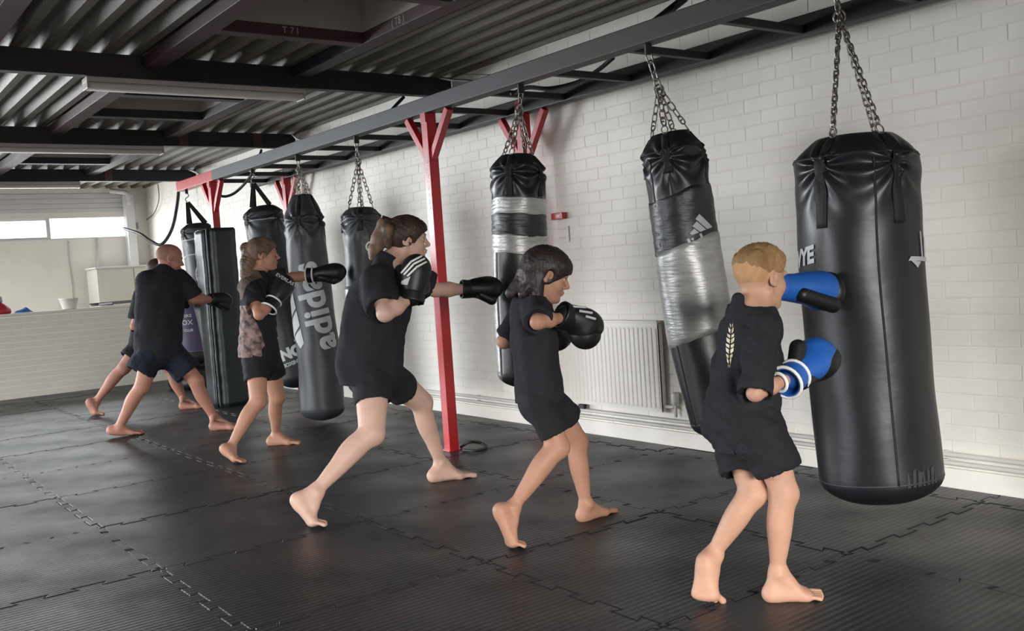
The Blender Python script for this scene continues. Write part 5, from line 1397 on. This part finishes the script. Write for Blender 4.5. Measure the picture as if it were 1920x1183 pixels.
# ======== 5: bald man
def man():
    e = person('man with shaved head, black T-shirt and long dark shorts, punching the padded post', (2.45, 8.15, 0), 0)
    k = 1.02
    nb = J(306, 512, 8.05)
    shR, shL = J(275, 528, 7.95), J(335, 522, 8.12)
    elR, wrR = J(290, 600, 8.22), J(318, 560, 8.40)
    elL, wrL = J(362, 560, 8.15), J(398, 562, 8.35)
    pel = J(300, 652, 8.05); hipR, hipL = J(283, 662, 7.98), J(318, 660, 8.10)
    knR, anR = J(266, 725, 7.92), J(222, 802, 7.98)
    knL, anL = J(368, 715, 8.12), J(402, 784, 8.20)
    b = SDF(); R = head_R(8, -14); hh = 1.0
    T = head(b, J(318, 486, 8.08), R, hh, nb, 1.0)
    mid = J(300, 585, 8.05)
    b.ecap(nb-V3(0, 0, .14), mid, nv(shL-shR), (.13, .08), (.13, .09), .05); b.ecap(mid, pel, nv(hipL-hipR), (.13, .09), (.13, .10), .05)
    b.cap(nb-V3(0, 0, .02), shR, .035, .045, .03); b.cap(nb-V3(0, 0, .02), shL, .035, .045, .03)
    arm(b, shR, elR, wrR, 1.1, 1.1); arm(b, shL, elL, wrL, 1.1, 1.1)
    leg(b, hipR, knR, anR, k, hd(10), 1.0, 1.0); leg(b, hipL, knL, anL, k, hd(0), 1.0, 1.0)
    L = .26
    heel = V3(*at(209, 817, D=7.97)); heel[2] = .055; dr = nv(V3(.9, -.2, 0)); ball = heel+dr*L*.60; ball[2] = .022; toe = heel+dr*L*.93; toe[2] = .014
    foot(b, anR, heel, ball, toe, nv(np.cross(dr, V3(0, 0, 1))), L, 1)
    heelL = V3(*at(400, 800, Z=.030)); dl = nv(V3(.8, -.6, 0)); ballL = heelL+dl*L*.62; ballL[2] = .018; toeL = heelL+dl*L*.95; toeL[2] = .014
    foot(b, anL, heelL, ballL, toeL, nv(np.cross(V3(0, 0, 1), dl)), L, 1)
    body = sdf_obj('body', b, 0.007, SKIN['pink'], e)
    face_parts(T, R, hh, body, M['brown_hair'])
    s = hair_base(T, R, hh, 0.0015); s.cut(T(.0, 0, -.03), -R[:, 2]); s.cut(T(.055, 0, .045), nv(R[:, 0]*1.0-R[:, 2]*.2), .004)
    for y in (-1, 1): s.ell(T(.02, y*.09, -.02), V3(.05, .05, .045)*hh, R, .006, '-')
    sdf_obj('hair', s, 0.006, M['stubble'], e)['label'] = 'cropped stubble'
    def ex(s): s.ecap(J(292, 560, 8.0), J(290, 650, 8.03), nv(shL-shR), (.155, .12), (.16, .13), .05)
    shirt(e, J(306, 509, 8.05), shR, shL, elR, elL, pel, J(300, 672, 8.04), V3(0, 0, -1), .178, .12, .165, .14, M['cotton'], .80, .086, 1.15, .007, 51, ex, .007, lift=.035, hc=T(-.028, 0, -.055), hh=hh)
    shorts(e, pel, nv(hipL-hipR), hipR, hipL, J(266, 690, 7.94), J(348, 694, 8.11), M['navy_shorts'], .18, .15, .108, 1.0, .008, 9, .004, 1.12, .06)
    glove(e, wrL, J(432, 566, 8.50), V3(0, -.3, 1), 1.15, M['glove'], -1, cuff=.03, trim=False, h=.007)
    glove(e, wrR, J(330, 530, 8.50), V3(0, -.3, 1), 1.1, M['glove'], -1, cuff=.05, trim=False, h=.008)
man()

# ======== 6: person half hidden behind the man
def hidden():
    e = person('barefoot person in dark clothes mostly hidden behind the man with the shaved head', (2.7, 10.0, 0), 0)
    k = 1.0
    nb = J(288, 532, 9.7); shR, shL = J(266, 552, 9.6), J(308, 548, 9.78)
    elR, wrR = J(252, 612, 9.55), J(285, 590, 9.7); elL, wrL = J(318, 580, 9.9), J(330, 570, 10.1)
    pel = J(272, 650, 9.68); hipR, hipL = J(258, 655, 9.62), J(285, 655, 9.74)
    knR, anR = J(232, 690, 9.55), J(180, 752, 9.55); knL, anL = J(325, 700, 9.8), J(344, 748, 9.85)
    b = SDF(); R = head_R(5, -5)
    T = head(b, J(298, 508, 9.7), R, .98, nb)
    b.ecap(nb-V3(0, 0, .12), pel, nv(shL-shR), (.12, .08), (.13, .09), .05)
    b.cap(nb, shR, .05, .05, .03); b.cap(nb, shL, .05, .05, .03)
    arm(b, shR, elR, wrR, 1.0); arm(b, shL, elL, wrL, 1.0); leg(b, hipR, knR, anR, k, hd(5), 1.05, 1.1); leg(b, hipL, knL, anL, k, hd(0), 1.0, 1.05)
    L = .25
    heel = J(167, 754, 9.50); ball = J(176, 772, 9.50); ball[2] = .03; toe = ball+nv(V3(.7, -.4, 0))*L*.25; toe[2] = .012
    foot(b, anR, heel, ball, toe, nv(V3(-.3, .95, 0)), L, 1)
    heelL = V3(*at(342, 762, Z=.028)); dl = nv(V3(.85, -.5, 0)); ballL = heelL+dl*L*.62; ballL[2] = .017; toeL = heelL+dl*L*.95; toeL[2] = .013
    foot(b, anL, heelL, ballL, toeL, nv(np.cross(V3(0, 0, 1), dl)), L, 1)
    body = sdf_obj('body', b, 0.008, SKIN['pink'], e); face_parts(T, R, .98, body, M['brown_hair'])
    s = hair_base(T, R, .98, .008); s.ell(T(.105, 0, -.035), V3(.085, .11, .085), R, .008, '-'); sdf_obj('hair', s, .008, M['brown_hair'], e)
    shirt(e, nb, shR, shL, elR, elL, pel, J(272, 664, 9.66), V3(0, 0, -1), .165, .115, .17, .13, M['cotton'], .7, .075, 1.0, .009, 61, None, .005, hc=T(-.028, 0, -.055), hh=.98)
    shorts(e, pel, nv(hipL-hipR), hipR, hipL, J(246, 668, 9.58), J(303, 676, 9.77), M['shorts'], .165, .14, .098, 1.0, .009, 10, .003, 1.05, .06)
    glove(e, wrL, J(352, 560, 10.2), V3(0, -.3, 1), 1.1, M['glove'], -1, cuff=.03, trim=False, h=.008)
    glove(e, wrR, J(300, 570, 9.8), V3(0, -.3, 1), 1.1, M['glove'], -1, cuff=.03, trim=False, h=.008)
hidden()
